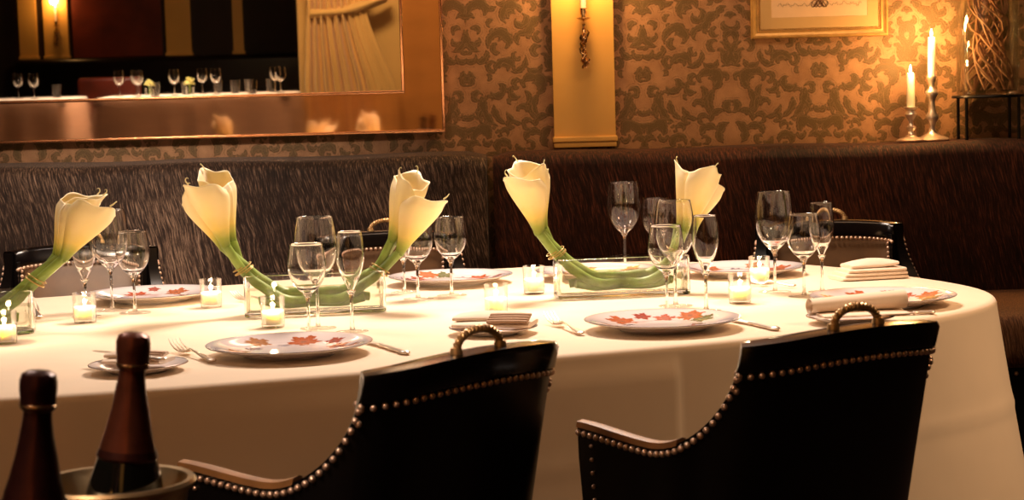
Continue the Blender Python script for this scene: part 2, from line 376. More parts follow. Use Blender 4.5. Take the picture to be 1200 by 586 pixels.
# ------------------------------------------------------------------ room shell
WY = 6.6
struct(mk('floor', *box(-4.8, 3.0, -3.2, 6.9, -.1, 0), M['floor'], smooth=False))
struct(mk('ceiling', *box(-4.8, 3.0, -3.2, 6.9, 2.9, 3.0), M['ceiling'], smooth=False))
struct(mk('wall_back', *box(-4.8, 3.0, WY, WY+.15, 0, 2.9), M['wallpaper'], smooth=False))
struct(mk('wall_left', *box(-4.8, -4.65, -3.2, WY, 0, 2.9), M['dark_wall'], smooth=False))
struct(mk('wall_right', *box(2.85, 3.0, -3.2, WY, 0, 2.9), M['dark_wall'], smooth=False))
struct(mk('wall_front', *box(-4.65, 2.85, -3.2, -2.9, 0, 2.9), M['dark_wall'], smooth=False))
struct(mk('floor_raised', *box(-4.65, -1.25, -2.9, 1.35, 0, .325), M['floor'], smooth=False))
# cream pilaster of the papered wall, with base mouldings
pil = merge([box(.152, .357, WY-.035, WY, 1.045, 2.9), box(.146, .363, WY-.045, WY, 1.030, 1.048, .004), box(.150, .359, WY-.04, WY, 1.012, 1.029, .003)])
struct(mk('trim_1', *pil, M['cream_paint'], smooth=False))
for n_, (a, b) in enumerate([(-3.93, -3.79), (-3.73, -3.535), (-2.745, -2.545), (-2.205, -2.122)]):
    struct(mk('trim_%d' % (n_+2), *merge([box(a, b, -2.9, -2.86, 1.335, 2.9), box(a-.01, b+.01, -2.9, -2.85, 1.31, 1.337, .004)]), M['cream_paint'], smooth=False))
struct(mk('trim_6', *box(-3.50, -2.78, -2.9, -2.87, 1.315, 2.9), M['red_panel'], smooth=False))

# ------------------------------------------------------------------ banquettes
def banquette(name, label, x0, x1, yf, top, seat_y, fur='fur'):
    t = thing(name, label, 'banquette', ((x0+x1)/2, WY-.02, 0)); L = (x1-x0)/2; d = WY-.02-yf
    r = .05; N = 60
    prof = [(0, .45), (0, top)] ; prof = [(-.002, .45), (-.002, top)]
    sec = [(-.002, .42), (-.002, top)]+[(-(d-r)-r*sin(a), top-r+r*cos(a)) for a in [PI/2*i/8 for i in range(9)]]+[(-d-.012, top-.25), (-d-.006, .60), (-d+.01, .42)]
    def f(i, j):
        k = j*(len(sec)-1); a = sec[int(round(k))]; x = -L+2*L*i
        e = min(i, 1-i)*2*L; rr = 1-max(0, 1-e/.04)**2
        return (x, a[0]*(1 if a[0] > -.01 else (.90+.10*rr)), a[1]-.012*(1-rr)*(a[1] > .9)+.003*sin(x*9)*(a[1] > .9))
    V, F = grid(N, len(sec), f); F.append([j for j in range(len(sec))]); F.append([(N-1)*len(sec)+j for j in range(len(sec))][::-1])
    mk('backrest', V, F, M[fur], t)
    sy = WY-.02-seat_y
    mk('seat_cushion', *box(-L, L, -sy, -d+.02, .36, .52, .04), M['fur_seat'], t)
    mk('base', *box(-L+.01, L-.01, -sy+.03, -.01, 0, .37, .01), M['dark_leather'], t)
    nl = [sphere((-L+.02+.03*i, -sy+.028, .345), .007, 8, 5) for i in range(int((2*L-.04)/.03))]
    mk('nailhead_trim', *merge(nl), M['nail'], t); return t
banquette('banquette', 'long brown pony-hair banquette below the mirror, left of the corner gap', -3.6, -.075, 6.20, 1.008, 5.62)
banquette('banquette', 'long brown pony-hair banquette below the sconce, picture and candlesticks', -.055, 2.84, 6.36, 1.004, 5.66, 'fur_red')

# ------------------------------------------------------------------ mirror on the wall
mt = thing('wall_mirror', 'large wall mirror in a wide polished bronze frame above the left banquette', 'mirror', (-1.5, WY+.0095, 0)); mt.rotation_euler = (.012, 0, 0)
XR, XL, ZB, ZT = 1.285, -1.285, 1.082, 2.5; fw = .132; fy = -.06
def quad_prism(o4, y0, y1, inset=.006):
    # mitred bar: outer corners, inner corners at the front, same behind
    V = [(x, y0, z) for x, z in o4]+[(x, y1, z) for x, z in o4]
    return V, [[0, 1, 2, 3], [7, 6, 5, 4], [0, 4, 5, 1], [1, 5, 6, 2], [2, 6, 7, 3], [3, 7, 4, 0]]
for o4 in ([(XL, ZB), (XR, ZB), (XR-fw, ZB+fw), (XL+fw, ZB+fw)], [(XR, ZB), (XR, ZT), (XR-fw, ZT-fw), (XR-fw, ZB+fw)],
           [(XR, ZT), (XL, ZT), (XL+fw, ZT-fw), (XR-fw, ZT-fw)], [(XL, ZT), (XL, ZB), (XL+fw, ZB+fw), (XL+fw, ZT-fw)]):
    fb = mk('frame_bar', *quad_prism(o4, fy, -.004), M['copper_frame'], mt, smooth=False)
for nm, a, zb in (('outer_lip', XR, ZB), ('inner_lip', XR-fw, ZB+fw)):
    zt = ZT if nm == 'outer_lip' else ZT-fw; q = .005
    mk(nm, *merge([box(-a-q, a+q, fy-.009, fy+.003, zb-q, zb+q, .002), box(-a-q, a+q, fy-.009, fy+.003, zt-q, zt+q, .002),
                   box(-a-q, -a+q, fy-.009, fy+.003, zb, zt, .002), box(a-q, a+q, fy-.009, fy+.003, zb, zt, .002)]), M['frame_edge'], mt)
mk('mirror_glass', *box(XL+fw-.002, XR-fw+.002, -.05, -.01, ZB+fw-.002, ZT-fw+.002), M['mirror'], mt, smooth=False)

# ------------------------------------------------------------------ sconces
def sconce(label, loc, rz, power, scl=1):
    t = thing('wall_sconce', label, 'sconce', loc, rz)
    tw = []
    for q in range(2):
        P = [(.006*cos(i*.75+q*PI)*(1-.3*i/24), -.035+.006*sin(i*.75+q*PI), -.16+.006*i) for i in range(25)]
        tw.append(tube(P, [.0025+.0055*math.sin(PI*min(1, (i+3)/16))**2*(.6+.4*sin(i*1.9+q)) for i in range(25)], 8))
    for i in range(7):
        a = i*1.3; z = -.155+.018*i
        tw.append(tube([(0, -.036, z), (.012*cos(a), -.04+.010*sin(a), z+.010), (.017*cos(a), -.042+.013*sin(a), z+.022), (.010*cos(a), -.042+.008*sin(a), z+.030)], [.003, .0045, .003, .001], 6))
    mk('twisted_arm', *merge(tw), M['brass'], t)
    mk('back_plate', *merge([lathe([(.0, 0), (.012, .002), (.014, .006), (.006, .012), (0, .012)], 16)]), M['brass'], t, loc=(0, 0, -.06), rot=(PI/2, 0, 0))
    mk('bracket', *tube([(0, -.004, -.06), (0, -.02, -.066), (0, -.035, -.06)], .004, 8), M['brass'], t)
    mk('drip_pan', *lathe([(0, -.008), (.004, -.004), (.018, 0), (.024, .003), (.023, .005), (.006, .002), (0, .002)], 24, 0, -.035, 0), M['brass'], t)
    mk('candle_socket', *lathe([(0, 0), (.009, .002), (.007, .010), (.011, .02), (.012, .036), (.010, .037), (0, .03)], 16, 0, -.035, 0), M['brass'], t)
    cd = mk('candle', *lathe([(0, .03), (.0095, .03), (.0095, .145), (.008, .149), (0, .148)], 20, 0, -.035, 0), M['wax'], t)
    flame(cd, (0, -.035, .149), 1.3)
    point('sconce_light', (0, -.08, .20), power, CANDLE, .03, t); return t
def flame(parent, loc, s=1.0):
    mk('wick', *tube([(0, 0, -.002), (.0005, 0, .006*s)], .0008, 6), M['wick'], parent, loc=loc)
    mk('flame', *lathe([(0, .002*s), (.0028*s, .005*s), (.0042*s, .010*s), (.0034*s, .017*s), (.0016*s, .024*s), (0, .030*s)], 12), M['flame'], parent, loc=loc)
sconce('brass wall sconce with one candle on the cream pilaster above the banquette', (.257, WY-.036, 1.436), 0, 8.0)
sconce('small sconce seen in the mirror on a far cream pilaster', (-3.62, -2.86, 1.575), PI, 3.5)

# ------------------------------------------------------------------ picture
pt = thing('framed_picture', 'gilt framed print with cream mat hanging right of the pilaster', 'picture', (1.046, WY, 1.357))
W2, HH = .2285, .56
def mitre(x0, x1, z0, z1, prof):
    # prof: list of (inset, y) swept round a rectangle
    V = []
    for ins, y in prof: V += [(x0+ins, y, z0+ins), (x1-ins, y, z0+ins), (x1-ins, y, z1-ins), (x0+ins, y, z1-ins)]
    F = []
    for k in range(len(prof)-1):
        for j in range(4): F.append([k*4+j, k*4+(j+1) % 4, (k+1)*4+(j+1) % 4, (k+1)*4+j])
    return V, F
mk('frame', *mitre(-W2, W2, 0, HH, [(0, -.001), (0, -.018), (.003, -.024), (.007, -.024), (.010, -.019), (.018, -.016), (.022, -.018), (.025, -.014), (.025, -.004)]), M['gilt'], pt, smooth=False)
bd = []
for i in range(52):
    x = -W2+.03+(2*W2-.06)*i/51; bd.append(sphere((x, -.013, .029), .003, 6, 4)); bd.append(sphere((x, -.013, HH-.029), .003, 6, 4))
for i in range(60):
    z = .03+(HH-.06)*i/59; bd.append(sphere((-W2+.029, -.013, z), .003, 6, 4)); bd.append(sphere((W2-.029, -.013, z), .003, 6, 4))
mk('beading', *merge(bd), M['gilt'], pt)
mk('backing', *box(-W2+.02, W2-.02, -.010, -.004, .02, HH-.02), M['mat_board'], pt, smooth=False)
mk('mat', *mitre(-W2+.032, W2-.032, .032, HH-.032, [(0, -.010), (0, -.0135), (.036, -.0135), (.038, -.0105)]), M['mat_board'], pt, smooth=False)
pp = mk('print', *box(-W2+.068, W2-.068, -.0125, -.0102, .068, HH-.068), M['print'], pt, smooth=False)
random.seed(4)
ink = [tube([(-.14+.003*i+.002*random.random(), -.0128, .105+.004*math.sin(i*.7)+.01*random.random()) for i in range(94)], .0005, 4)]
for c_ in range(7):
    cx = -.004+.006*c_-.012; ink.append(tube([(cx+.01*cos(a*.8), -.013, .092+.012*sin(a*.9+c_)+.02) for a in range(8)], .0014, 4))
mk('drawing_lines', *merge(ink), M['ink'], pp)

# ------------------------------------------------------------------ candlesticks, stand and vase on the ledge
LZ = 1.0065
def candlestick(label, x, y, prof, ch, cr, power):
    t = thing('candlestick', label, 'candlestick', (x, y, LZ))
    mk('stick', *lathe(prof, 28, mod=lambda a, z: 1+(.06*cos(8*a) if z < .012 else 0)), M['silver'], t)
    top = prof[-1][1]
    cd = mk('candle', *lathe([(0, top-.004), (cr, top-.004), (cr*.96, top+ch*.9), (cr*.9, top+ch), (cr*.6, top+ch+.002), (0, top+ch-.001)], 20), M['wax'], t)
    flame(cd, (0, 0, top+ch), 1.0)
    point('candle_light', (0, -.03, top+ch+.03), power, CANDLE, .012, t)
P1 = [(0, 0), (.045, 0), (.046, .004), (.036, .010), (.020, .014), (.011, .022), (.008, .032), (.014, .040), (.016, .046), (.008, .054), (.007, .064), (.013, .075), (.020, .088), (.016, .098), (.012, .100), (.022, .108), (.024, .112), (.012, .113), (0, .110)]
P2 = [(0, 0), (.054, 0), (.056, .004), (.046, .010), (.026, .018), (.012, .030), (.009, .045), (.013, .058), (.020, .070), (.021, .082), (.012, .096), (.010, .125), (.013, .140), (.021, .152), (.020, .162), (.010, .172), (.009, .186), (.013, .196), (.016, .208), (.015, .212), (.010, .213), (0, .210)]
candlestick('shorter silver candlestick with a lit candle on the banquette ledge', 1.322, 6.46, P1, .112, .0135, 3.2)
candlestick('taller silver candlestick with a lit candle beside the iron stand', 1.395, 6.475, P2, .128, .0125, 4.2)

st = thing('plant_stand', 'small black iron stand on the banquette ledge under the glass cylinder', 'stand', (1.580, 6.475, LZ))
mk('ring_top', *lathe([(.098, .136), (.116, .136), (.118, .140), (.116, .145), (.098, .145), (.097, .140)], 40, closed=True), M['iron'], st)
mk('shelf_disc', *lathe([(0, .139), (.1, .139), (.1, .143), (0, .143)], 40), M['iron'], st)
for a in (35, 145, 215, 325):
    a = math.radians(a); mk('leg', *tube([(.104*cos(a), .104*sin(a), 0), (.104*cos(a), .104*sin(a), .137)], .0055, 8), M['iron'], st)
vs = thing('glass_cylinder_vase', 'tall clear glass cylinder vase of curly branches on the iron stand', 'vase', (1.580, 6.475, LZ+.1455))
mk('cylinder', *lathe([(0, 0), (.098, 0), (.102, .004), (.102, .52), (.099, .522), (.097, .52), (.097, .016), (.094, .012), (0, .012)], 48), M['vaseglass'], vs)
random.seed(11)
twm = []
for q in range(7):
    P = []; x = random.uniform(-.045, .045); y = random.uniform(-.03, .03); ph = random.uniform(0, 6)
    for i in range(26):
        f = i/25; P.append((x*1.5*(1-1.4*f)+.045*sin(f*(7+2*q)+ph), y*1.5*(1-1.2*f)+.04*cos(f*(6+1.7*q)+ph), .0+f*.62))
    P = [(max(-.075, min(.075, a)) if c < .5 else a, max(-.07, min(.07, b)) if c < .5 else b, c) for a, b, c in P]
    # keep each branch inside the cylinder wall
    P = [((a*.085/math.hypot(a, b), b*.085/math.hypot(a, b), c) if math.hypot(a, b) > .085 else (a, b, c)) for a, b, c in P]
    twm.append(tube(P, [.0042*(1-.45*i/25) for i in range(26)], 6))
first = {}
for i in range(22):
    q = i % 7; rz = i*1.17
    if q not in first:
        o = mk('curly_branch', *twm[q], M['twig']); first[q] = o.data
    else:
        o = bpy.data.objects.new('curly_branch', first[q]); C.objects.link(o)
    o.location = (1.580, 6.475, LZ+.1455+.013+.0015*(i % 5)); o.rotation_euler = (0, 0, rz)
    tag(o, 'brown curly willow branch standing in the glass cylinder vase', 'branch', 'curly willow branches in the glass cylinder vase')

# ------------------------------------------------------------------ dining table and its cloth
TZ = .75; TC = (-.376, 4.115); TA, TB, TN, TTH = 1.40, .800, 3.2, .391
def tab(phi, k=1.0, add=0.0):
    c, s = cos(phi), sin(phi)
    r = 1/((abs(c/TA)**TN+abs(s/TB)**TN)**(1/TN)); u, v = r*c, r*s
    gu = abs(u/TA)**(TN-1)/TA*(1 if u >= 0 else -1); gv = abs(v/TB)**(TN-1)/TB*(1 if v >= 0 else -1); g = math.hypot(gu, gv)
    u, v = u*k+gu/g*add, v*k+gv/g*add
    return (u*cos(TTH)-v*sin(TTH), u*sin(TTH)+v*cos(TTH))
tb = thing('dining_table', 'large oval dining table hidden beneath the cream tablecloth', 'table', (TC[0], TC[1], 0))
NP = 96
V = [(*tab(2*PI*i/NP, 1, -.03), z) for z in (.705, TZ-.004) for i in range(NP)]
F = [list(range(NP))[::-1], [NP+i for i in range(NP)]]+[[i, (i+1) % NP, NP+(i+1) % NP, NP+i] for i in range(NP)]
mk('tabletop', V, F, M['wood'], tb)
for sx in (-.7, .7):
    x, y = sx*cos(TTH), sx*sin(TTH)
    mk('pedestal', *lathe([(0, 0), (.28, 0), (.28, .03), (.10, .08), (.06, .2), (.09, .35), (.06, .5), (.12, .66), (.2, .705), (0, .705)], 28, x, y), M['wood'], tb)
NR = 720; rows = []
for k in [i/14 for i in range(0, 15)]: rows.append(('top', k))
for a in range(1, 8): rows.append(('edge', a/7))
for t in range(1, 46): rows.append(('drop', t/45))
er = .016; drop = .70
phs = [2*PI*i/NR for i in range(NR)]
def fold(phi, t):
    # wide soft folds, deep at the round ends and shallow along the flat front
    u = cos(phi); endy = sst(.72, .97, abs(u))
    a = .010*sin(9*phi+.6)+.006*sin(17*phi+2)
    b = .050*max(0, sin(7*phi+.35))**2*endy+.022*sin(12*phi+1.1)*endy
    return t*(.012+.05*endy)+(t**1.3)*(a*(.25+.75*endy)+b)
PH0 = math.radians(-64.0)
def cloth_row(r):
    kind, f = r; out = []
    for i, ph in enumerate(phs):
        if kind == 'top': x, y = tab(ph, f) if f > 0 else (0, 0); z = TZ
        elif kind == 'edge':
            a = f*PI/2; x, y = tab(ph, 1, er*sin(a)); z = TZ-er*(1-cos(a))
        else:
            z = TZ-er-f*drop; hf = f
            off = er+fold(ph, hf)
            d = (ph-PH0+PI) % (2*PI)-PI
            off += .012*(1-sst(-.004, .004, d))*sst(0, .05, hf)*(1 if -1.2 < d < .2 else 0)*sst(-1.2, -.6, d)
            off += .0028*math.exp(-((z-.545-.01*sin(ph*3))/.011)**2)+.002*math.exp(-((z-.30)/.011)**2)
            dd = (ph+.42+PI) % (2*PI)-PI; off += .055*hf*math.exp(-(dd/.13)**2)-.035*hf*math.exp(-((dd-.30)/.12)**2)
            x, y = tab(ph, 1, off)
        out.append((x, y, z))
    return out
V = []; F = []
for r in rows[1:]: V += cloth_row(r)
V.append((0, 0, TZ)); nr = len(rows)-1
for i in range(NR):
    F.append([len(V)-1, i, (i+1) % NR])
    for j in range(nr-1): F.append([j*NR+i, (j+1)*NR+i, (j+1)*NR+(i+1) % NR, j*NR+(i+1) % NR])
tag(mk('tablecloth', V, F, M['cloth'], loc=(TC[0], TC[1], 0)), 'long cream linen tablecloth draped to the floor over the oval dining table', 'tablecloth')
TT = TZ+.0005

# ------------------------------------------------------------------ chairs
CP = spline([(0, 0, 0), (.08, .003, 0), (.15, .013, 0), (.195, .035, 0), (.218, .08, 0), (.220, .15, 0), (.221, .23, 0), (.222, .305, 0)], 200)
CS = [0]
for i in range(200): CS.append(CS[-1]+(CP[i+1]-CP[i]).length)
SM = CS[-1]; S0 = .196
def plan(s):
    a = abs(s); lo = 0
    import bisect
    lo = min(max(bisect.bisect_right(CS, a)-1, 0), 199); f = (a-CS[lo])/(CS[lo+1]-CS[lo]); p = CP[lo].lerp(CP[lo+1], f)
    t = (CP[lo+1]-CP[lo]).normalized(); sg = 1 if s >= 0 else -1
    return Vector((sg*p.x, p.y, 0)), Vector((sg*t.y, -t.x, 0))
def Ht(s):
    a = abs(s)
    if a <= S0: return .862-.012*(a/S0)**2
    d = (a-S0)/.13
    low = .694+.010*sst(.42, 1.0, (a-S0)/(SM-S0))
    if d >= 1: return low
    return low+(.850-low)*(1-math.sqrt(max(0, 1-(1-d)**2.2)))
def surf(s, z, off=0):
    p, n = plan(s); a = abs(s); wgt = 1-sst(.12, .42, a)
    q = p+n*off; k = (z-.45)
    return Vector((q.x*(1+.10*k*wgt-.05*(1-wgt)*(.7-z)), q.y-k*(.22*wgt)+(-.10*max(0, .66-z))*sst(.4, SM, a), z))
def sweep(ss, secf):
    V, F = [], []; n = None
    for s in ss:
        sec = secf(s); n = len(sec); V += sec
    for i in range(len(ss)-1):
        for j in range(n): F.append([i*n+j, i*n+(j+1) % n, (i+1)*n+(j+1) % n, (i+1)*n+j])
    F.append(list(range(n))); F.append([(len(ss)-1)*n+j for j in range(n)][::-1]); return V, F
def srange(a, b, st):
    n = max(2, int(abs(b-a)/st)); return [a+(b-a)*i/n for i in range(n+1)]
def nails(pts, r=.0051):
    return merge([sphere(p, r, 8, 5) for p in pts])
def make_chair(label, loc, rz):
    t = thing('dining_chair', label, 'chair', loc, rz, None)
    TH = -.042
    ss = srange(-SM, -S0-.001, .006)+srange(-S0, S0, .012)+srange(S0+.001, SM, .006)
    zb = .30
    def outer(s):
        H = Ht(s)-.003; out = []
        for i in range(9): out.append(surf(s, zb+(H-zb)*i/8, 0))
        out += [surf(s, H+.001, TH*.5)]
        for i in range(9): out.append(surf(s, H-(H-zb)*i/8, TH*.8))
        return out
    mk('shell', *sweep(ss, outer), M['dark_leather'], t)
    def inner(s):
        H = Ht(s)-(.040 if abs(s) < S0 else .012); out = [surf(s, .42+(H-.42)*i/8, TH*.78) for i in range(9)]
        return out+[surf(s, H-(H-.42)*i/8, TH-.014*sin(PI*i/8)) for i in range(9)]
    mk('inner_panel', *sweep([s for s in ss if abs(s) < S0-.02], inner), M['brown_leather'], t)
    def rail(s):
        H = Ht(s); e = .92 if abs(abs(s)-S0) < 1e-6 else 1
        return [surf(s, z, o*e) for z, o in ((H-.038, .002), (H-.036, .006), (H-.006, .008), (H+.002, .003), (H+.004, TH*.5), (H+.002, TH-.004), (H-.006, TH-.010), (H-.036, TH-.008), (H-.040, TH-.002))]
    mk('top_rail', *sweep(srange(-S0, S0, .012), rail), M['gloss_leather'], t)
    for sg in (-1, 1):
        ar = srange(sg*(S0+.075), sg*SM, .006)
        mk('arm_trim', *sweep(ar, lambda s: [surf(s, Ht(s)-.006, .0025), surf(s, Ht(s)+.003, .001), surf(s, Ht(s)+.005, TH*.25), surf(s, Ht(s)+.003, TH*.42), surf(s, Ht(s)-.006, TH*.44)]), M['tan_leather'], t)
    # outer nails: under the rail, down the scoop, along the arm and down the arm front
    pts = [surf(s, Ht(s)-.043, .0025) for s in srange(-S0, S0, .0135)]
    for sg in (-1, 1):
        last = None
        for s in srange(sg*S0, sg*SM, .0012):
            p = surf(s, Ht(s)-(.040 if abs(s) < S0+.002 else .014), .0025)
            if last is None or (p-last).length > .0135: pts.append(p); last = p
    mk('nailhead_trim', *nails(pts), M['nail'], t)
    pts = []
    for sg in (-1, 1):
        s = sg*(SM-.035); mk('arm_nail_row', *nails([surf(s, z, .0022) for z in srange(Ht(s)-.03, .34, .02)], .0034), M['nail'], t)
    pts = [surf(s, Ht(s)-.045, TH-.013) for s in srange(-S0+.0, S0, .0125)]
    for sg in (-1, 1): pts += [surf(sg*(S0-.03), z, TH-.013) for z in srange(.80, .52, .0125)]
    mk('inner_nail_row', *nails(pts, .0048), M['nail'], t)
    for sg in (-1, 1):
        mk('side_border', *sweep(srange(sg*(S0-.026), sg*(S0+.0), .008), lambda s: [surf(s, .45+(.375)*i/6, TH-.013+.0*i) for i in range(7)]+[surf(s, .825-.375*i/6, TH+.004) for i in range(7)]), M['dark_leather'], t)
    # twisted rope handle standing on the rail
    hb = surf(0, .862, TH*.45); P = []
    A = [(hb.x+.046*cos(a), hb.y, .862+.032*max(0, sin(a))**.75) for a in [PI*i/24 for i in range(25)]]
    fr = frames(A); rp = []
    for q in range(2):
        rp.append(tube([p+s_*(  .0031*cos(i*.80+q*PI))+u_*(.0031*sin(i*.80+q*PI)) for i, (p, tt, s_, u_) in enumerate(frames(spline(A, 72)))], .0034, 8))
    mk('rope_handle', *merge(rp), M['rope_brass'], t)
    for sg in (-1, 1): mk('handle_ferrule', *lathe([(0, 0), (.009, 0), (.009, .004), (.0075, .009), (0, .009)], 14, hb.x+sg*.046, hb.y, .864), M['rope_brass'], t)
    # seat and legs
    sv = [surf(s, .44, TH-.004) for s in srange(-SM+.0, SM, .03)]
    sv2 = [(p.x, p.y) for p in sv]
    n = len(sv2); V = []
    for z, k in ((.36, .97), (.44, 1.0), (.47, .985), (.485, .92)):
        cx, cy = 0, .17; V += [(cx+(x-cx)*k, cy+(y-cy)*k, z) for x, y in sv2]
    F = [list(range(n))[::-1], [3*n+i for i in range(n)]]+[[r*n+i, r*n+(i+1) % n, (r+1)*n+(i+1) % n, (r+1)*n+i] for r in range(3) for i in range(n)]
    mk('seat', V, F, M['brown_leather'], t)
    for x, y, dx, dy in ((-.20, .30, -.01, .02), (.20, .30, .01, .02), (-.17, .05, -.02, -.06), (.17, .05, .02, -.06)):
        mk('leg', *tube([(x, y, .37), (x+dx*.4, y+dy*.4, .18), (x+dx, y+dy, 0)], [.022, .018, .012], 8), M['wood'], t)
    return t
def chair_loc(px, py, yaw):   # origin so that the middle of the top rail stands over (px, py)
    k = .09
    return (px-k*sin(yaw), py+k*cos(yaw), 0)
D = math.radians
def cl(x, y, deg): a = D(deg); return chair_loc(x, y, a), a
ch0 = make_chair('black leather barrel chair in front at the right, nearest the table end', *cl(.505, 2.80, 36))
l, a = cl(-.035, 2.66, 50); dup(ch0, l, a, 'black leather barrel chair in front, left of the other near chair')
l, a = cl(.865, 5.37, 179); dup(ch0, l, a, 'brown leather chair across the table at the right, behind the three glasses', sc_=(1, 1, .966))
l, a = cl(-.345, 5.42, 183); dup(ch0, l, a, 'brown leather chair across the table behind the middle lilies', sc_=(1, 1, .966))
l, a = cl(-1.15, 5.24, 188); dup(ch0, l, a, 'brown leather chair across the table at far left, behind the left lilies', sc_=(1, 1, .966))

# ------------------------------------------------------------------ plates
def paint_plate(R):
    # disc with flowers and leaves painted in the glaze
    nr, na = 60, 260
    random.seed(21)
    mot = []
    for a, rr, sz, col in ((200, .62, .030, (208, 112, 60)), (262, .50, .034, (214, 92, 46)), (330, .66, .026, (120, 128, 80)), (352, .72, .030, (220, 120, 66)), (20, .60, .024, (206, 98, 70)),
                           (80, .62, .034, (212, 104, 52)), (130, .70, .026, (206, 140, 88)), (300, .46, .016, (112, 112, 140)), (160, .48, .018, (130, 130, 150)), (45, .70, .020, (186, 70, 50)), (235, .76, .016, (190, 84, 60)), (105, .44, .014, (120, 120, 150))):
        a = math.radians(a); mot.append((R*rr*cos(a), R*rr*sin(a), sz, lin(col)[:3], random.uniform(0, 6), random.choice((5, 6, 5))))
    white = lin((238, 228, 228))[:3]
    def col(x, y):
        c = white
        for mx_, my_, sz, cc, ph, n in mot:
            dx, dy = x-mx_, y-my_; d = math.hypot(dx, dy)
            if d > sz*1.3: continue
            an = math.atan2(dy, dx); e = sz*(.80+.16*cos(n*an+ph)+.10*cos(13*an+ph*2))
            if d < e:
                k = .75+.25*cos(23*an)*(d/sz); 
                if d < sz*.18: k *= .6
                c = tuple(min(1, v*k+.10*(1-d/e)) for v in cc)
        return c
    V, F, K = [], [], []
    def zz(r):
        f = r/R
        return .0085+.013*sst(.55, 1.0, f)+.0015*sst(.53, .60, f)
    for j in range(nr+1):
        r = R*j/nr
        for i in range(na):
            a = 2*PI*i/na; x, y = r*cos(a), r*sin(a); V.append((x, y, zz(r))); K.append(col(x, y))
    for j in range(nr):
        for i in range(na): F.append([j*na+i, j*na+(i+1) % na, (j+1)*na+(i+1) % na, (j+1)*na+i])
    return V, F, K
def add_attr(me, name, vals, kind='FLOAT_COLOR'):
    at = me.attributes.new(name, kind, 'POINT')
    for i, v in enumerate(vals):
        if kind == 'FLOAT': at.data[i].value = v
        else: at.data[i].color = (*v, 1)
def make_plate(label, loc, rz, R=.150):
    t = thing('dinner_plate', label, 'plate', loc, rz, None)
    V, F, K = paint_plate(R)
    o = mk('painted_face', V, F, M['porcelain'], t); add_attr(o.data, 'paint', K)
    mk('underside', *lathe([(0, .001), (R*.50, .001), (R*.52, 0), (R*.55, 0), (R*.57, .004), (R*.80, .012), (R*.995, .0205), (R*1.002, .0222), (R*.998, .0225)], 80), M['porc_white'], t)
    mk('rim_line', *lathe([(R*.990, .0222), (R*1.003, .0219), (R*1.004, .0226), (R*.992, .0231)], 80, closed=True), M['rimline'], t)
    return t
pl0 = make_plate('painted flower plate in front, between the fork and knife left of the near chairs', (-.407, 3.523, TT), 0)
dup(pl0, (.285, 3.743, TT), 1.1, 'painted flower plate in front of the middle vase, behind the right near chair')
dup(pl0, (-.150, 4.725, TT), 2.3, 'painted flower plate at the far side behind the middle pair of wine glasses')
dup(pl0, (-.834, 4.515, TT), 3.9, 'painted flower plate at far left behind the left group of glasses')
dup(pl0, (.205, 4.765, TT), 4.6, 'plate at the far side directly behind the right vase of lilies')
dup(pl0, (.560, 4.745, TT), 5.2, 'plate at the far side behind the rear right votive candle')
dup(pl0, (.765, 4.040, TT), .5, 'painted flower plate at the right end of the table')

def make_bread(label, loc, rz):
    R = .085
    t = thing('bread_plate', label, 'plate', loc, rz)
    mk('dish', *lathe([(0, .0), (R*.58, 0), (R*.62, .003), (R, .013), (R*1.003, .0145), (R*.985, .0148), (R*.66, .006), (R*.60, .0045), (0, .0045)], 56), M['porc_white'], t)
    mk('rim_line', *lathe([(R*.985, .0150), (R*1.004, .0142), (R*1.005, .0149), (R*.99, .0156)], 56, closed=True), M['rimline'], t); return t
bp0 = make_bread('bread plate under a folded napkin behind the left near chair', (-.040, 3.745, TT), 0)
dup(bp0, (-.650, 3.360, TT), 0, 'bread plate at front left behind the tall champagne bottle')
dup(bp0, (.650, 3.765, TT), 0, 'bread plate under the rolled napkin behind the right near chair')

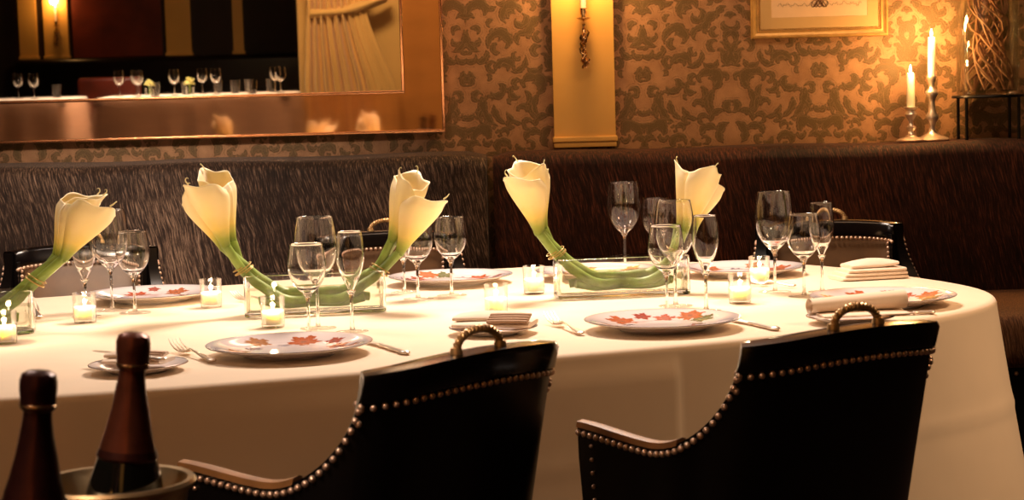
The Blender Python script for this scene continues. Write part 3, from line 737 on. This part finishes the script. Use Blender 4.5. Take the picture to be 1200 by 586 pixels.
# napkins
def slab(w, d, h, z0, k=0, ox=0, oy=0, bulge=.0, curl=0):
    def f(i, j):
        # superellipse section round the fold, swept along x
        x = -w/2+w*i; a = 2*PI*j; c, s = cos(a), sin(a)
        yy = (abs(c)**.35)*(1 if c >= 0 else -1)*d/2; z2 = (abs(s)**.7)*(1 if s >= 0 else -1)*h/2
        e = 1-.10*abs(2*i-1)**6
        return (ox+x, oy+yy*e, z0+h/2+z2*e+bulge*(1-(2*i-1)**2)*(1-(yy/(d/2))**2)+curl*max(0, i-.5)**2)
    V, F = grid(22, 33, f); F.append([j for j in range(33)]); F.append([21*33+j for j in range(33)][::-1]); return V, F
def napkin(name, label, loc, rz, kind, rx=0, ry=0):
    t = thing(name, label, 'napkin', loc, rz); t.rotation_euler = (rx, ry, rz)
    if kind == 'pad':
        for i in range(3): mk('fold_layer', *slab(.165-.01*i, .10-.006*i, .009, .0085*i, ox=.004*i, bulge=.002), M['napkin'], t)
        mk('folded_flap', *slab(.12, .075, .010, .0255, ox=.006, oy=.004, bulge=.012, curl=.02), M['napkin'], t)
    elif kind == 'band':
        mk('fold_layer', *slab(.15, .105, .010, 0, bulge=.003), M['napkin'], t)
        mk('folded_flap', *slab(.135, .085, .010, .0100, ox=-.012, oy=.016, bulge=.008), M['napkin'], t)
        for i in range(4): mk('pleat', *slab(.078, .018, .006, .0105+.0030*i, ox=.034, oy=-.046+.011*i, bulge=.001), M['napkin_band'], t)
    else:
        sec = []
        N = 60
        for i in range(N+1):
            a = -PI*.5+i/N*PI*3.3; r = .0235-.0042*i/N*3; sec.append((r*cos(a), .0235+r*sin(a)))
        def f(i, j):
            k = int(round(j*(2*N+1))); x = -.095+.19*i; squash = 1-.25*(1-i)
            if k <= N: y, z = sec[k]
            else:
                y, z = sec[2*N+1-k]; y *= .93; z = .0235+(z-.0235)*.93
            return (x, y*1.25, z*squash)
        V, F = grid(12, 2*N+2, f)
        mk('roll', V, F, M['napkin'], t)
        mk('folded_flap', *slab(.17, .06, .006, .0, oy=-.035, bulge=.001), M['napkin'], t)
    return t
napkin('napkin', 'cream napkin with pleated taupe front on the bread plate behind the left near chair', (-.036, 3.742, TT+.0152), D(-12), 'band')
napkin('napkin', 'cream napkin rolled loosely in front of the plate at the right end', (.665, 3.775, TT+.0160), D(8), 'roll')
napkin('napkin', 'thick folded cream napkin at the far right behind the three glasses', (.835, 4.590, TT), D(14), 'pad', 0, 0)
napkin('napkin', 'small folded napkin at front left, half hidden by the tall champagne bottle', (-.650, 3.362, TT+.0152), D(-14), 'band').scale = (.72, .72, .8)

# cutlery
def fork(label, tip, end, z=TT+.003):
    T = Vector((*tip, z)); E_ = Vector((*end, z)); d = (E_-T); L = d.length; rz = math.atan2(d.y, d.x)
    t = thing('fork', label, 'fork', T, rz)
    # local +x runs from the tine tips to the handle end
    k = L/.20; ps = []
    for i in range(4):
        y = (-.0105+.007*i); ps.append(tube([(0, y, .020), (.012*k, y, .012), (.030*k, y*1.05, .006), (.050*k, y*.95, .003), (.058*k, y*.8, .0035)], [.0008, .0014, .0016, .0018, .002], 6))
    ps.append(tube([(.050*k, 0, .003), (.060*k, 0, .003), (.072*k, 0, .005), (.085*k, 0, .009)], [.0125, .0125, .007, .003], 12, flat=[.0014, .002, .0022, .0022]))
    mk('tines', *merge(ps), M['silver'], t)
    X = [.083, .10, .12, .14, .16, .175, .188, .197, .2]
    mk('handle', *tube([(x*k, 0, .009-.0075*min(1, (x-.083)/.09)+.001) for x in X], [.003, .003, .0038, .005, .0068, .0062, .0088, .0065, .001], 12, flat=[.0022, .0022, .0022, .0024, .003, .0026, .0032, .0026, .0008]), M['silver'], t)
    return t
def knife(label, tip, end, z=TT+.0042):
    T = Vector((*tip, z)); E_ = Vector((*end, z)); d = (E_-T); L = d.length; rz = math.atan2(d.y, d.x); k = L/.24
    t = thing('table_knife', label, 'knife', T, rz)
    mk('blade', *tube([(0, 0, 0), (.01*k, 0, 0), (.04*k, 0, 0), (.10*k, 0, 0), (.135*k, 0, 0)], [.001, .006, .0098, .0095, .006], 10, flat=[.0004, .0008, .001, .0012, .002]), M['silver'], t)
    X = [.133, .14, .15, .165, .18, .20, .215, .228, .237, .24]
    mk('handle', *tube([(x*k, 0, 0) for x in X], [.0055, .0075, .005, .0062, .0078, .0068, .0085, .0098, .0062, .001], 12, flat=[.0035, .0042, .0036, .0038, .004, .0038, .004, .0042, .0034, .001]), M['silver'], t)
    return t
fork('silver fork at front left, left of the nearest painted plate', (-.632, 3.62), (-.530, 3.43))
fork('silver fork between the bread plate and the plate behind the right near chair', (.070, 3.89), (.128, 3.675))
fork('silver fork lying at the far left beside the left pair of lilies', (-1.075, 4.36), (-1.020, 4.20))
fork('silver fork at the far side, left of the middle vase', (-.640, 4.47), (-.540, 4.38))
fork('silver fork lying among the three glasses at the right', (.545, 4.50), (.640, 4.42))
knife('silver knife with ornate handle right of the nearest painted plate', (-.318, 3.745), (-.190, 3.47))
knife('silver knife with ornate handle beside the top of the right near chair', (.405, 3.905), (.497, 3.665))
knife('silver butter knife lying across the bread plate at front left', (-.745, 3.44), (-.590, 3.295), TT+.028)
knife('silver knife at the right end beside the rolled napkin', (.735, 3.858), (.835, 3.866))

# ------------------------------------------------------------------ glasses
def glass(label, x, y, kind):
    nm, cat = ('champagne_flute', 'glass') if kind == 'flute' else ('wine_glass', 'glass')
    if kind == 'large': H, sh, R, rim, fr = .224, .092, .0425, .0350, .036
    elif kind == 'medium': H, sh, R, rim, fr = .180, .080, .0370, .0315, .034
    else: H, sh, R, rim, fr = .198, .078, .0275, .0235, .031
    t = thing(nm, label, cat, (x, y, TT), 0)
    b = H-sh
    if kind == 'flute': pr = [(.0035, sh-.004), (.008, sh+.010), (.016, sh+.026), (.0235, sh+.046), (R, sh+.066), (R*.985, sh+.088), (R*.93, sh+.105), (rim, H)]
    else: pr = [(.0035, sh-.004), (.010, sh+.004), (R*.55, sh+b*.13), (R*.86, sh+b*.30), (R, sh+b*.50), (R*.985, sh+b*.66), (R*.92, sh+b*.84), (rim, H)]
    sm = spline([(r, z, 0) for r, z in pr], 26); out = [(p.x, p.y) for p in sm]; inn = [(max(.0005, r-.0013), z+(.0022 if i < 8 else 0)) for i, (r, z) in enumerate(out)]; inn[0] = (.0002, sh+.004)
    mk('bowl', *lathe(out+[(rim-.0005, H+.0006)]+inn[::-1], 40), M['stemglass'], t)
    mk('stem', *lathe([(0, .003), (.0058, .0035), (.0040, .012), (.0031, .030), (.0029, sh*.6), (.0032, sh-.014), (.0052, sh-.005), (.0095, sh+.0035), (.006, sh+.0045), (0, sh+.0042)], 18), M['stemglass'], t)
    mk('foot', *lathe([(0, 0), (fr, 0), (fr+.0008, .0010), (fr-.001, .0018), (fr*.5, .0026), (.007, .0045), (0, .0048)], 40), M['bowl'], t)
    return t
GL = [('large', -.891, 4.335, 'tall wine glass, largest of the left group beside the left lilies'),
      ('medium', -.828, 4.270, 'medium wine glass, rightmost of the left group of glasses'),
      ('flute', -.925, 4.225, 'champagne flute at left, partly behind the drooping left lily bloom'),
      ('medium', -.398, 3.785, 'medium wine glass nearest the front plate, before the middle vase'),
      ('large', -.392, 3.905, 'tall wine glass in front of the middle vase, largest of the nearest group'),
      ('flute', -.318, 3.835, 'champagne flute in front of the middle vase, right of two wine glasses'),
      ('flute', -.253, 4.545, 'champagne flute at the far side behind the middle lily bloom'),
      ('medium', -.214, 4.395, 'wine glass right of the middle vase, left of its near twin'),
      ('medium', -.140, 4.455, 'wine glass at the far side, rightmost of the trio beside the middle lilies'),
      ('medium', .316, 4.015, 'medium wine glass, front left of the trio at the right vase'),
      ('large', .343, 4.125, 'tall wine glass behind its shorter neighbour at the right vase'),
      ('flute', .397, 4.020, 'champagne flute under the right-hand lily bloom'),
      ('large', .285, 4.945, 'tall wine glass at the far side behind the right vase'),
      ('medium', .366, 4.965, 'medium wine glass at the far side, mostly hidden behind the tall one'),
      ('large', .583, 4.345, 'tall wine glass at the right, largest of the trio by the far right chair'),
      ('medium', .632, 4.240, 'medium wine glass in the middle of the trio at the right'),
      ('flute', .685, 4.325, 'champagne flute, rightmost glass on the table')]
proto = {}
for kd, x, y, lb in GL:
    if kd not in proto: proto[kd] = glass(lb, x, y, kd)
    else: dup(proto[kd], (x, y, TT), 0, lb)

# ------------------------------------------------------------------ votive candles
def votive(label, x, y):
    t = thing('votive_candle', label, 'candle', (x, y, TT), 0)
    mk('glass_cup', *lathe([(0, 0), (.0225, 0), (.0238, .002), (.0250, .062), (.0245, .0632), (.0238, .062), (.0226, .006), (0, .006)], 36), M['bowl'], t)
    wx = mk('wax', *lathe([(0, .0065), (.0218, .0065), (.0226, .032), (.0218, .0338), (.012, .0325), (0, .032)], 30), M['cupwax'], t)
    flame(wx, (0, 0, .033), .62)
    point('votive_light', (0, 0, .050), .65, (1, .72, .42), .006, t); return t
v0 = votive('lit votive candle in front of the middle vase', -.487, 3.945)
for x, y, lb in ((-.905, 4.120, 'lit votive candle beside the left group of glasses'), (-.673, 4.350, 'lit votive candle between the far left plate and middle vase'),
                 (-.036, 4.075, 'lit votive candle behind the folded napkin at the centre'), (.048, 4.455, 'lit votive candle left of the right vase'),
                 (.482, 4.150, 'lit votive candle nearer of the two right of the right vase'), (.574, 4.545, 'lit votive candle farther of the two behind the right trio of glasses'),
                 (-.993, 3.800, 'lit votive candle at the left edge in front of the left vase')):
    dup(v0, (x, y, TT), 0, lb)

# ------------------------------------------------------------------ vases and calla lilies
def vase(label, loc, rz):
    t = thing('glass_vase', label, 'vase', loc, rz)
    L, Wd, H = .150, .040, .088
    def ring(a, b, z, r=.012):
        out = []
        for cx, cy, s in ((a-r, b-r, 0), (-a+r, b-r, 1), (-a+r, -b+r, 2), (a-r, -b+r, 3)):
            for k in range(6): an = (s+k/5)*PI/2; out.append((cx+r*cos(an), cy+r*sin(an), z))
        return out
    def loft(rs, c0=True, c1=True):
        V = [p for r in rs for p in r]; n = len(rs[0]); F = [[i*n+j, i*n+(j+1) % n, (i+1)*n+(j+1) % n, (i+1)*n+j] for i in range(len(rs)-1) for j in range(n)]
        if c0: F.append(list(range(n))[::-1])
        if c1: F.append([(len(rs)-1)*n+j for j in range(n)])
        return V, F
    mk('glass_walls', *loft([ring(L-.002, Wd-.002, 0), ring(L, Wd, .002), ring(L, Wd, H-.001), ring(L-.001, Wd-.001, H), ring(L-.0032, Wd-.0032, H), ring(L-.0036, Wd-.0036, .010), ring(L-.006, Wd-.006, .008)]), M['stemglass'], t)
    mk('water', *loft([ring(L-.006, Wd-.006, .0085, .010), ring(L-.0042, Wd-.0042, .011, .010), ring(L-.0042, Wd-.0042, .056, .010)]), M['water'], t); return t
def bloom(seed, L=.145, R=.030, open_=1.0, tipk=1.0):
    random.seed(seed); V, K = [], []; nu, nv = 26, 61
    w1, w2 = random.uniform(0, 6), random.uniform(0, 6)
    for i in range(nu):
        u = i/(nu-1)
        for j in range(nv):
            v = -1+2*j/(nv-1); ph = v*PI*1.12
            r = .0085+(R-.0085)*(1.10*sst(-.12, .92, u)**1.15-.05)*(1-.20*sst(.80, 1.0, u)*(.35+.65*(.5-.5*cos(ph))))
            back = .5+.5*cos(ph)
            flare = (u**9)*(.0055*open_*(.5+.5*cos(ph+.6*sin(w1)))+.0022*sin(5*ph+w2))
            z = L*u*(.74+.26*back**.8)
            tipx = math.exp(-(ph/.30)**2)*(u**6)
            r2 = r+flare+(.0022*(v+1)/2)+tipx*.010*tipk
            rim = -(u**9)*.007*open_
            z2 = z+rim+tipx*.010*tipk+(u**5)*.003*sin(4*ph+w1)
            V.append((r2*sin(ph), -r2*cos(ph)*.92, z2)); K.append(u)
    F = [[i*nv+j, i*nv+j+1, (i+1)*nv+j+1, (i+1)*nv+j] for i in range(nu-1) for j in range(nv-1)]
    # curling thread at the tip
    return V, F, K
BL = {}
def get_bloom(q):
    if q not in BL:
        V, F, K = bloom(30+q, *[(.158, .040, 1.0, 1.0), (.168, .036, .8, 1.2), (.152, .042, 1.2, .8), (.158, .033, .6, 1.3)][q])
        o = mk('bloom', V, F, M['spathe']); add_attr(o.data, 'grad', K, 'FLOAT'); BL[q] = o.data; bpy.data.objects.remove(o)
    return BL[q]
def lily(label, base, rz, path, q, axis, spin, L=1.0):
    """path: stem points local to the vase, axis: direction the bloom points"""
    t = thing('calla_lily', label, 'flower', base, rz)
    P = spline(path, 40); ax = Vector(axis).normalized(); P[-1] = Vector(path[-1])
    mk('stem', *tube(P, [.0115-.0035*abs(i/40-.5) for i in range(41)], 10), M['stem'], t)
    o = bpy.data.objects.new('bloom', get_bloom(q)); C.objects.link(o); o.parent = t
    z = ax; rot = z.to_track_quat('Z', 'Y').to_matrix().to_4x4() @ Matrix.Rotation(spin, 4, 'Z')
    o.matrix_local = Matrix.Translation(Vector(path[-1])-ax*.006) @ rot @ Matrix.Scale(L, 4)
    md = o.modifiers.new('thickness', 'SOLIDIFY'); md.thickness = .0012
    tip = Vector(path[-1])
    s = mk('spadix', *tube([(0, 0, .02), (0, 0, .06), (0, -.002, .095)], [.003, .0042, .002], 8), M['spadix'], o)
    Lb = {0: (.158, .040), 1: (.168, .036), 2: (.152, .042), 3: (.158, .033)}[q]; r0, z0 = (Lb[1]*.96+.014)*.92, Lb[0]+.006
    mk('tip_curl', *tube(spline([(0, -r0+.004, z0-.006), (.001, -r0-.001, z0+.002), (.003, -r0-.001, z0+.007), (.006, -r0+.001, z0+.009), (.008, -r0+.003, z0+.006)], 16), [.0018-.00009*i for i in range(17)], 6), M['tip'], o)
    return t
def tie(label, base, rz, c, axis, r, n=3):
    ax = Vector(axis).normalized(); q = ax.to_track_quat('Z', 'Y').to_matrix(); P = []
    for i in range(n*20+1):
        a = i/20*2*PI; k = (i/(n*20)-.5); P.append(Vector(c)+q @ Vector((r*1.0*cos(a), r*sin(a), k*.014+.002*sin(a*.5))))
    o = mk('wire_binding', *tube(P, .0011, 6), M['wire'], loc=base, rot=(0, 0, rz)); return tag(o, label, 'wire')
def arrangement(base, rz, who, ends):
    vase('low rectangular clear glass vase holding %s' % who, base, rz)
    for side, items, bc, bax in ends:
        sx = -1 if side == 'l' else 1
        for i, (oy, oz, tipx, tipz, q, ax, spin, L, lb) in enumerate(items):
            o2 = oy; xx = (.118-.012*i)
            path = [(-sx*xx, -o2*.9, .030+oz*.5), (-sx*.05, -o2*.3, .022+oz*.5+.0175*abs(i-1)), (sx*.05, o2, .030+oz), (sx*.11, o2, .062+oz), (sx*bc[0], o2*.9, bc[1]+oz), (sx*tipx, o2*1.2, tipz)]
            lily(lb, base, rz, path, q, ax, spin, L)
        tie('tan wire binding the %s lily stems of %s' % ({'l': 'left-hand', 'r': 'right-hand'}[side], who), base, rz, (sx*bc[0], 0, bc[1]+.004), bax, .0215)
YV = D(9)
zv = TT
arrangement((-.425, 4.178, zv), YV, 'the middle calla lilies', [
    ('l', [(-.010, .000, .185, .155, 0, (-.30, -.12, 1), D(25), 1.0, 'calla lily leaning left from the middle vase, wide bloom facing forward'),
           (.011, .002, .170, .165, 1, (-.22, .10, 1), D(-40), .98, 'calla lily leaning left from the middle vase, behind the wide bloom'),
           (.000, .014, .190, .150, 3, (-.50, .02, 1), D(90), .92, 'calla lily leaning left from the middle vase, leftmost slim bloom')], (.148, .096), (-.6, 0, 1)),
    ('r', [(-.010, .000, .185, .125, 2, (.50, -.12, 1), D(-35), 1.0, 'calla lily leaning right from the middle vase, lower bloom in front'),
           (.011, .002, .172, .145, 1, (.36, .10, 1), D(60), 1.0, 'calla lily leaning right from the middle vase, tall bloom behind'),
           (.000, .014, .170, .150, 3, (.42, -.02, 1), D(180), .92, 'calla lily leaning right from the middle vase, slim bloom between two others')], (.140, .082), (.7, 0, 1))])
arrangement((.243, 4.365, zv), YV, 'the right-hand calla lilies', [
    ('l', [(-.010, .000, .188, .150, 2, (-.26, -.12, 1), D(10), 1.0, 'calla lily leaning left from the right vase, widest bloom in front'),
           (.011, .002, .172, .160, 0, (-.22, .10, 1), D(-50), 1.02, 'calla lily leaning left from the right vase, tall bloom behind'),
           (.000, .014, .182, .150, 3, (-.10, .00, 1), D(120), .95, 'calla lily leaning left from the right vase, slim bloom nearest the glasses')], (.146, .096), (-.6, 0, 1)),
    ('r', [(-.010, .000, .150, .140, 3, (.30, -.12, 1), D(-60), 1.0, 'calla lily leaning right from the right vase, small bloom in front'),
           (.011, .002, .140, .140, 1, (.26, .10, 1), D(130), .92, 'calla lily leaning right from the right vase, tall hooked bloom behind'),
           (.000, .014, .155, .140, 0, (.48, .00, 1), D(-100), .86, 'calla lily leaning right from the right vase, bloom turned to the right')], (.122, .088), (.4, 0, 1))])
arrangement((-1.125, 3.955, zv), YV, 'the left-hand calla lilies', [
    ('l', [(-.010, .000, .185, .150, 0, (-.30, -.12, 1), D(20), 1.0, 'calla lily leaning left from the left vase, beyond the picture edge'),
           (.011, .002, .170, .160, 1, (-.22, .10, 1), D(-40), 1.0, 'calla lily at the far end of the left vase, beyond the picture edge')], (.146, .096), (-.6, 0, 1)),
    ('r', [(-.010, .000, .215, .150, 2, (.58, -.12, .9), D(-45), 1.0, 'calla lily at far left with its bloom drooping over the flute'),
           (.011, .002, .200, .155, 0, (.46, .10, 1), D(40), .95, 'calla lily at far left, wide bloom in the middle'),
           (.000, .014, .205, .150, 1, (.42, .00, 1), D(10), .92, 'calla lily at far left, tallest slim bloom')], (.155, .100), (.7, 0, 1))])

# ------------------------------------------------------------------ champagne by the camera
sd = thing('side_table', 'small round service table below the champagne bottles', 'table', (-.46, 2.03, 0))
mk('tabletop', *lathe([(0, .555), (.27, .555), (.28, .56), (.28, .575), (.27, .58), (0, .58)], 48), M['wood'], sd)
mk('pedestal', *lathe([(0, 0), (.17, 0), (.17, .02), (.04, .05), (.025, .2), (.035, .4), (.06, .555), (0, .555)], 24), M['wood'], sd)
def bucket(label, x, y, H=.212):
    t = thing('ice_bucket', label, 'bucket', (x, y, .5805))
    mk('pail', *lathe([(0, 0), (.062, 0), (.066, .004), (.070, .06), (.080, H-.02), (.083, H-.006), (.090, H-.003), (.0915, H+.002), (.089, H+.006), (.082, H+.005), (.078, H-.01), (.068, .06), (.062, .010), (0, .010)], 56), M['steel_rim'], t)
    for sg in (-1, 1): mk('handle', *tube([(sg*.082, -.02, H-.03), (sg*.100, -.02, H-.035), (sg*.105, 0, H-.038), (sg*.100, .02, H-.035), (sg*.082, .02, H-.03)], .004, 8), M['steel_rim'], t)
    return t
bucket('pale gold ice bucket holding the tall champagne bottle', -.452, 2.165)
bucket('pale gold ice bucket below the nearer champagne bottle at the left corner', -.490, 1.930, .200)
def bottle(label, base, tiltx, tilty, foil):
    t = thing('champagne_bottle', label, 'bottle', base); t.rotation_euler = (tilty, tiltx, 0)
    mk('glass_body', *lathe([(0, 0), (.040, 0), (.044, .006), (.0445, .160), (.0430, .182), (.0385, .203), (.0325, .222), (.0265, .245), (.0200, .275), (.0130, .305), (0, .307)], 44), M['bottleglass'], t)
    wob = lambda a, z: 1+.018*sin(3*a+z*120)+.012*sin(7*a-z*90)
    fo = mk('foil', *lathe([(.0328, .224), (.0300, .237), (.0255, .254), (.0210, .276), (.0172, .296), (.0148, .312), (.0142, .320), (.0172, .323), (.0180, .328), (.0178, .334), (.0188, .342), (.0190, .351), (.0170, .358), (.011, .3615), (0, .362)], 44, mod=wob), foil, t)
    mk('foil_band', *lathe([(.0330, .2205), (.0345, .2235), (.0318, .2315), (.0308, .231)], 44, closed=True), M['foil_dark'], t)
    mk('wire_ring', *lathe([(.0172, .3245), (.0188, .3255), (.0188, .3275), (.0172, .3285)], 30, closed=True), M['brass'], t)
    return t
bottle('tall champagne bottle with copper foil standing in the ice bucket', (-.456, 2.162, .603), D(5.5), 0, M['foil'])
bottle('dark foiled champagne bottle at the lower left corner, nearer the viewer', (-.508, 1.955, .577+.014), D(4.5), D(-1), M['foil_dark'])

# ------------------------------------------------------------------ the room seen in the mirror
RZ = .325
fb = thing('banquette', 'dark banquette along the far wall, seen in the mirror', 'banquette', (-3.0, -2.84, RZ))
mk('backrest', *box(-.95, 1.85, 0, .16, .0, .985, .05), M['dark_leather'], fb)
mk('seat_cushion', *box(-.95, 1.85, .14, .62, .0, .45, .04), M['dark_leather'], fb)
def far_table(label, x, y, hw, hd, group=None):
    t = thing('side_dining_table', label, 'table', (x, y, RZ))
    mk('tabletop', *box(-hw+.02, hw-.02, -hd+.02, hd-.02, .70, .742), M['wood'], t)
    for sx in (-1, 1):
        for sy in (-1, 1): mk('leg', *tube([(sx*(hw-.08), sy*(hd-.08), 0), (sx*(hw-.08), sy*(hd-.08), .70)], .02, 8), M['wood'], t)
    NRr = 160; V = []; F = []
    def out(a, add):
        n = 8; c, s = cos(a), sin(a); r = 1/((abs(c/hw)**n+abs(s/hd)**n)**(1/n)); q = math.hypot(r*c, r*s); return (r*c*(1+add/q), r*s*(1+add/q))
    rws = [(TZ_, ad) for TZ_, ad in ((.748, -.02), (.745, -.004), (.735, .0), (.60, .01), (.45, .015), (.30, .02))]
    for z, ad in rws:
        for i in range(NRr): a = 2*PI*i/NRr; V.append((*out(a, ad+(.735-z if z < .73 else 0)*.05*sin(a*14)), z))
    for j in range(len(rws)-1):
        for i in range(NRr): F.append([j*NRr+i, j*NRr+(i+1) % NRr, (j+1)*NRr+(i+1) % NRr, (j+1)*NRr+i])
    F.append(list(range(NRr)))
    c = mk('tablecloth', V, F, M['cloth'], loc=(x, y, RZ)); return t, c
t1, c1 = far_table('table under a pale cloth seen in the mirror, left of the curtain', -1.98, .42, .63, .36)
tag(c1, 'pale cloth on the mirrored table that carries the yellow flowers', 'tablecloth')
t2, c2 = far_table('table under a pale cloth seen at the left edge of the mirror', -3.30, .30, .52, .36)
tag(c2, 'pale cloth on the mirrored table at the left edge', 'tablecloth')
FZ = RZ+.7485
def tumbler(label, x, y, H, R, kind):
    t = thing('wine_glass' if kind else 'water_glass', label, 'glass', (x, y, FZ))
    if kind:
        mk('bowl', *lathe([(.003, H*.42), (R*.7, H*.5), (R, H*.68), (R*.85, H), (R*.82, H), (R*.96, H*.68), (R*.65, H*.52), (0, H*.44)], 24), M['bowl'], t)
        mk('stem', *lathe([(0, 0), (R*.8, 0), (R*.8, .002), (.004, .006), (.003, H*.42), (0, H*.42)], 18), M['stemglass'], t)
    else:
        mk('cup', *lathe([(0, 0), (R*.8, 0), (R, H), (R-.002, H), (R*.78, .008), (0, .008)], 24), M['stemglass'], t)
    return t
g1 = tumbler('small wine glass on the mirrored tables', -2.50, .40, .165, .038, True); g2 = tumbler('water glass on the mirrored tables', -2.29, .30, .085, .034, False)
g1['group'] = 'wine glasses on the mirrored tables'; g2['group'] = 'water glasses on the mirrored tables'
for i, (x, y) in enumerate([(-2.42, .25), (-2.12, .55), (-1.98, .30), (-1.86, .52), (-2.34, .60), (-1.50, .35), (-1.44, .58), (-3.05, .4), (-3.2, .2)]): dup(g1, (x, y, FZ), 0, g1['label'])
for i, (x, y) in enumerate([(-2.22, .68), (-2.08, .34), (-1.90, .16), (-1.76, .36), (-1.62, .60), (-1.55, .20), (-1.70, .14), (-2.95, .2)]): dup(g2, (x, y, FZ), 0, g2['label'])
def posy(label, x, y, s):
    t = thing('flower_posy', label, 'flowers', (x, y, FZ)); random.seed(int(x*100)); pt_ = []
    mk('glass_pot', *lathe([(0, 0), (.028, 0), (.032, .05), (.030, .05), (.026, .006), (0, .006)], 20), M['vaseglass'], t)
    for i in range(70):
        a = random.uniform(0, 2*PI); e = random.uniform(-.3, 1.5); r = s*random.uniform(.55, 1)
        d = Vector((cos(a)*cos(e), sin(a)*cos(e), sin(e))); c = Vector((0, 0, .07))
        sd_ = d.cross(Vector((0, 0, 1))).normalized()*.007; p = c+d*r
        pt_.append(tube([c+d*r*.3, c+d*r*.75+Vector((0, 0, .004)), p], [.002, .0075, .001], 6, flat=[.001, .002, .001]))
    mk('petals', *merge(pt_), M['petal'], t); mk('stems', *tube([(0, 0, .008), (0, 0, .075)], .006, 6), M['stem'], t)
posy('small pale yellow posy on the mirrored table, left one', -2.30, .44, .040)
posy('larger pale yellow posy on the mirrored table, right one', -2.04, .44, .048)
# chair backs seen in the mirror
def far_chair(label, x, y, rz):
    t = thing('upholstered_chair', label, 'chair', (x, y, RZ), rz)
    mk('backrest', *box(-.22, .22, -.04, .04, .42, .86, .03), M['red_panel'], t); mk('seat', *box(-.23, .23, .0, .44, .38, .46, .03), M['red_panel'], t)
    for sx in (-.19, .19):
        for sy in (0, .38): mk('leg', *tube([(sx, sy, 0), (sx, sy, .40)], .016, 8), M['wood'], t)
far_chair('red-brown chair beyond the mirrored tables', -2.76, -.58, 0)
# curtain gathered by a sash
ct = thing('curtain', 'gold curtain gathered by a sash, seen in the mirror', 'curtain', (-1.05, -.32, 0))
def crt(i, j):
    z = 2.88-2.86*j; x = -.30+.62*i
    pinch = .62+.38*min(1, abs(z-1.64)/.55)**1.2 if z < 1.64 else .62+.38*min(1, (z-1.64)/.8)
    cx = -.10*math.exp(-((z-1.64)/.5)**2)
    am = .030
    ph = i*2*PI*9+.8*sin(i*7)
    fl = sst(.95, .75, i) if False else (1-sst(.62, .80, i)*.85)
    return (cx+x*pinch, am*sin(ph)*fl+.010*sin(ph*2.3+1)*fl, z)
V, F = grid(260, 50, crt)
o = mk('folds', V, F, M['curtain'], ct); md = o.modifiers.new('t', 'SOLIDIFY'); md.thickness = .004
def sash(i, j):
    a = 2*PI*j; x = -.27+.52*i; z = 1.58+.10*i+.03*sin(PI*i)*-1
    return (x, .0+.055*cos(a), z+.030*sin(a)*(1-.2*cos(3*a+i*9)))
V, F = grid(30, 25, sash); mk('sash', V, F, M['curtain'], ct)
mk('rod', *tube([(-.5, 0, 2.875), (.5, 0, 2.875)], .014, 10), M['brass'], ct)
cl_ = thing('window_drape', 'flat gold drape hanging behind the gathered curtain, seen in the mirror', 'curtain', (-1.05, -.46, 0))
V, F = grid(80, 12, lambda i, j: (-.38+1.10*i, .012*sin(i*22), 2.86-2.84*j)); o = mk('fabric', V, F, M['curtain'], cl_); md = o.modifiers.new('t', 'SOLIDIFY'); md.thickness = .004
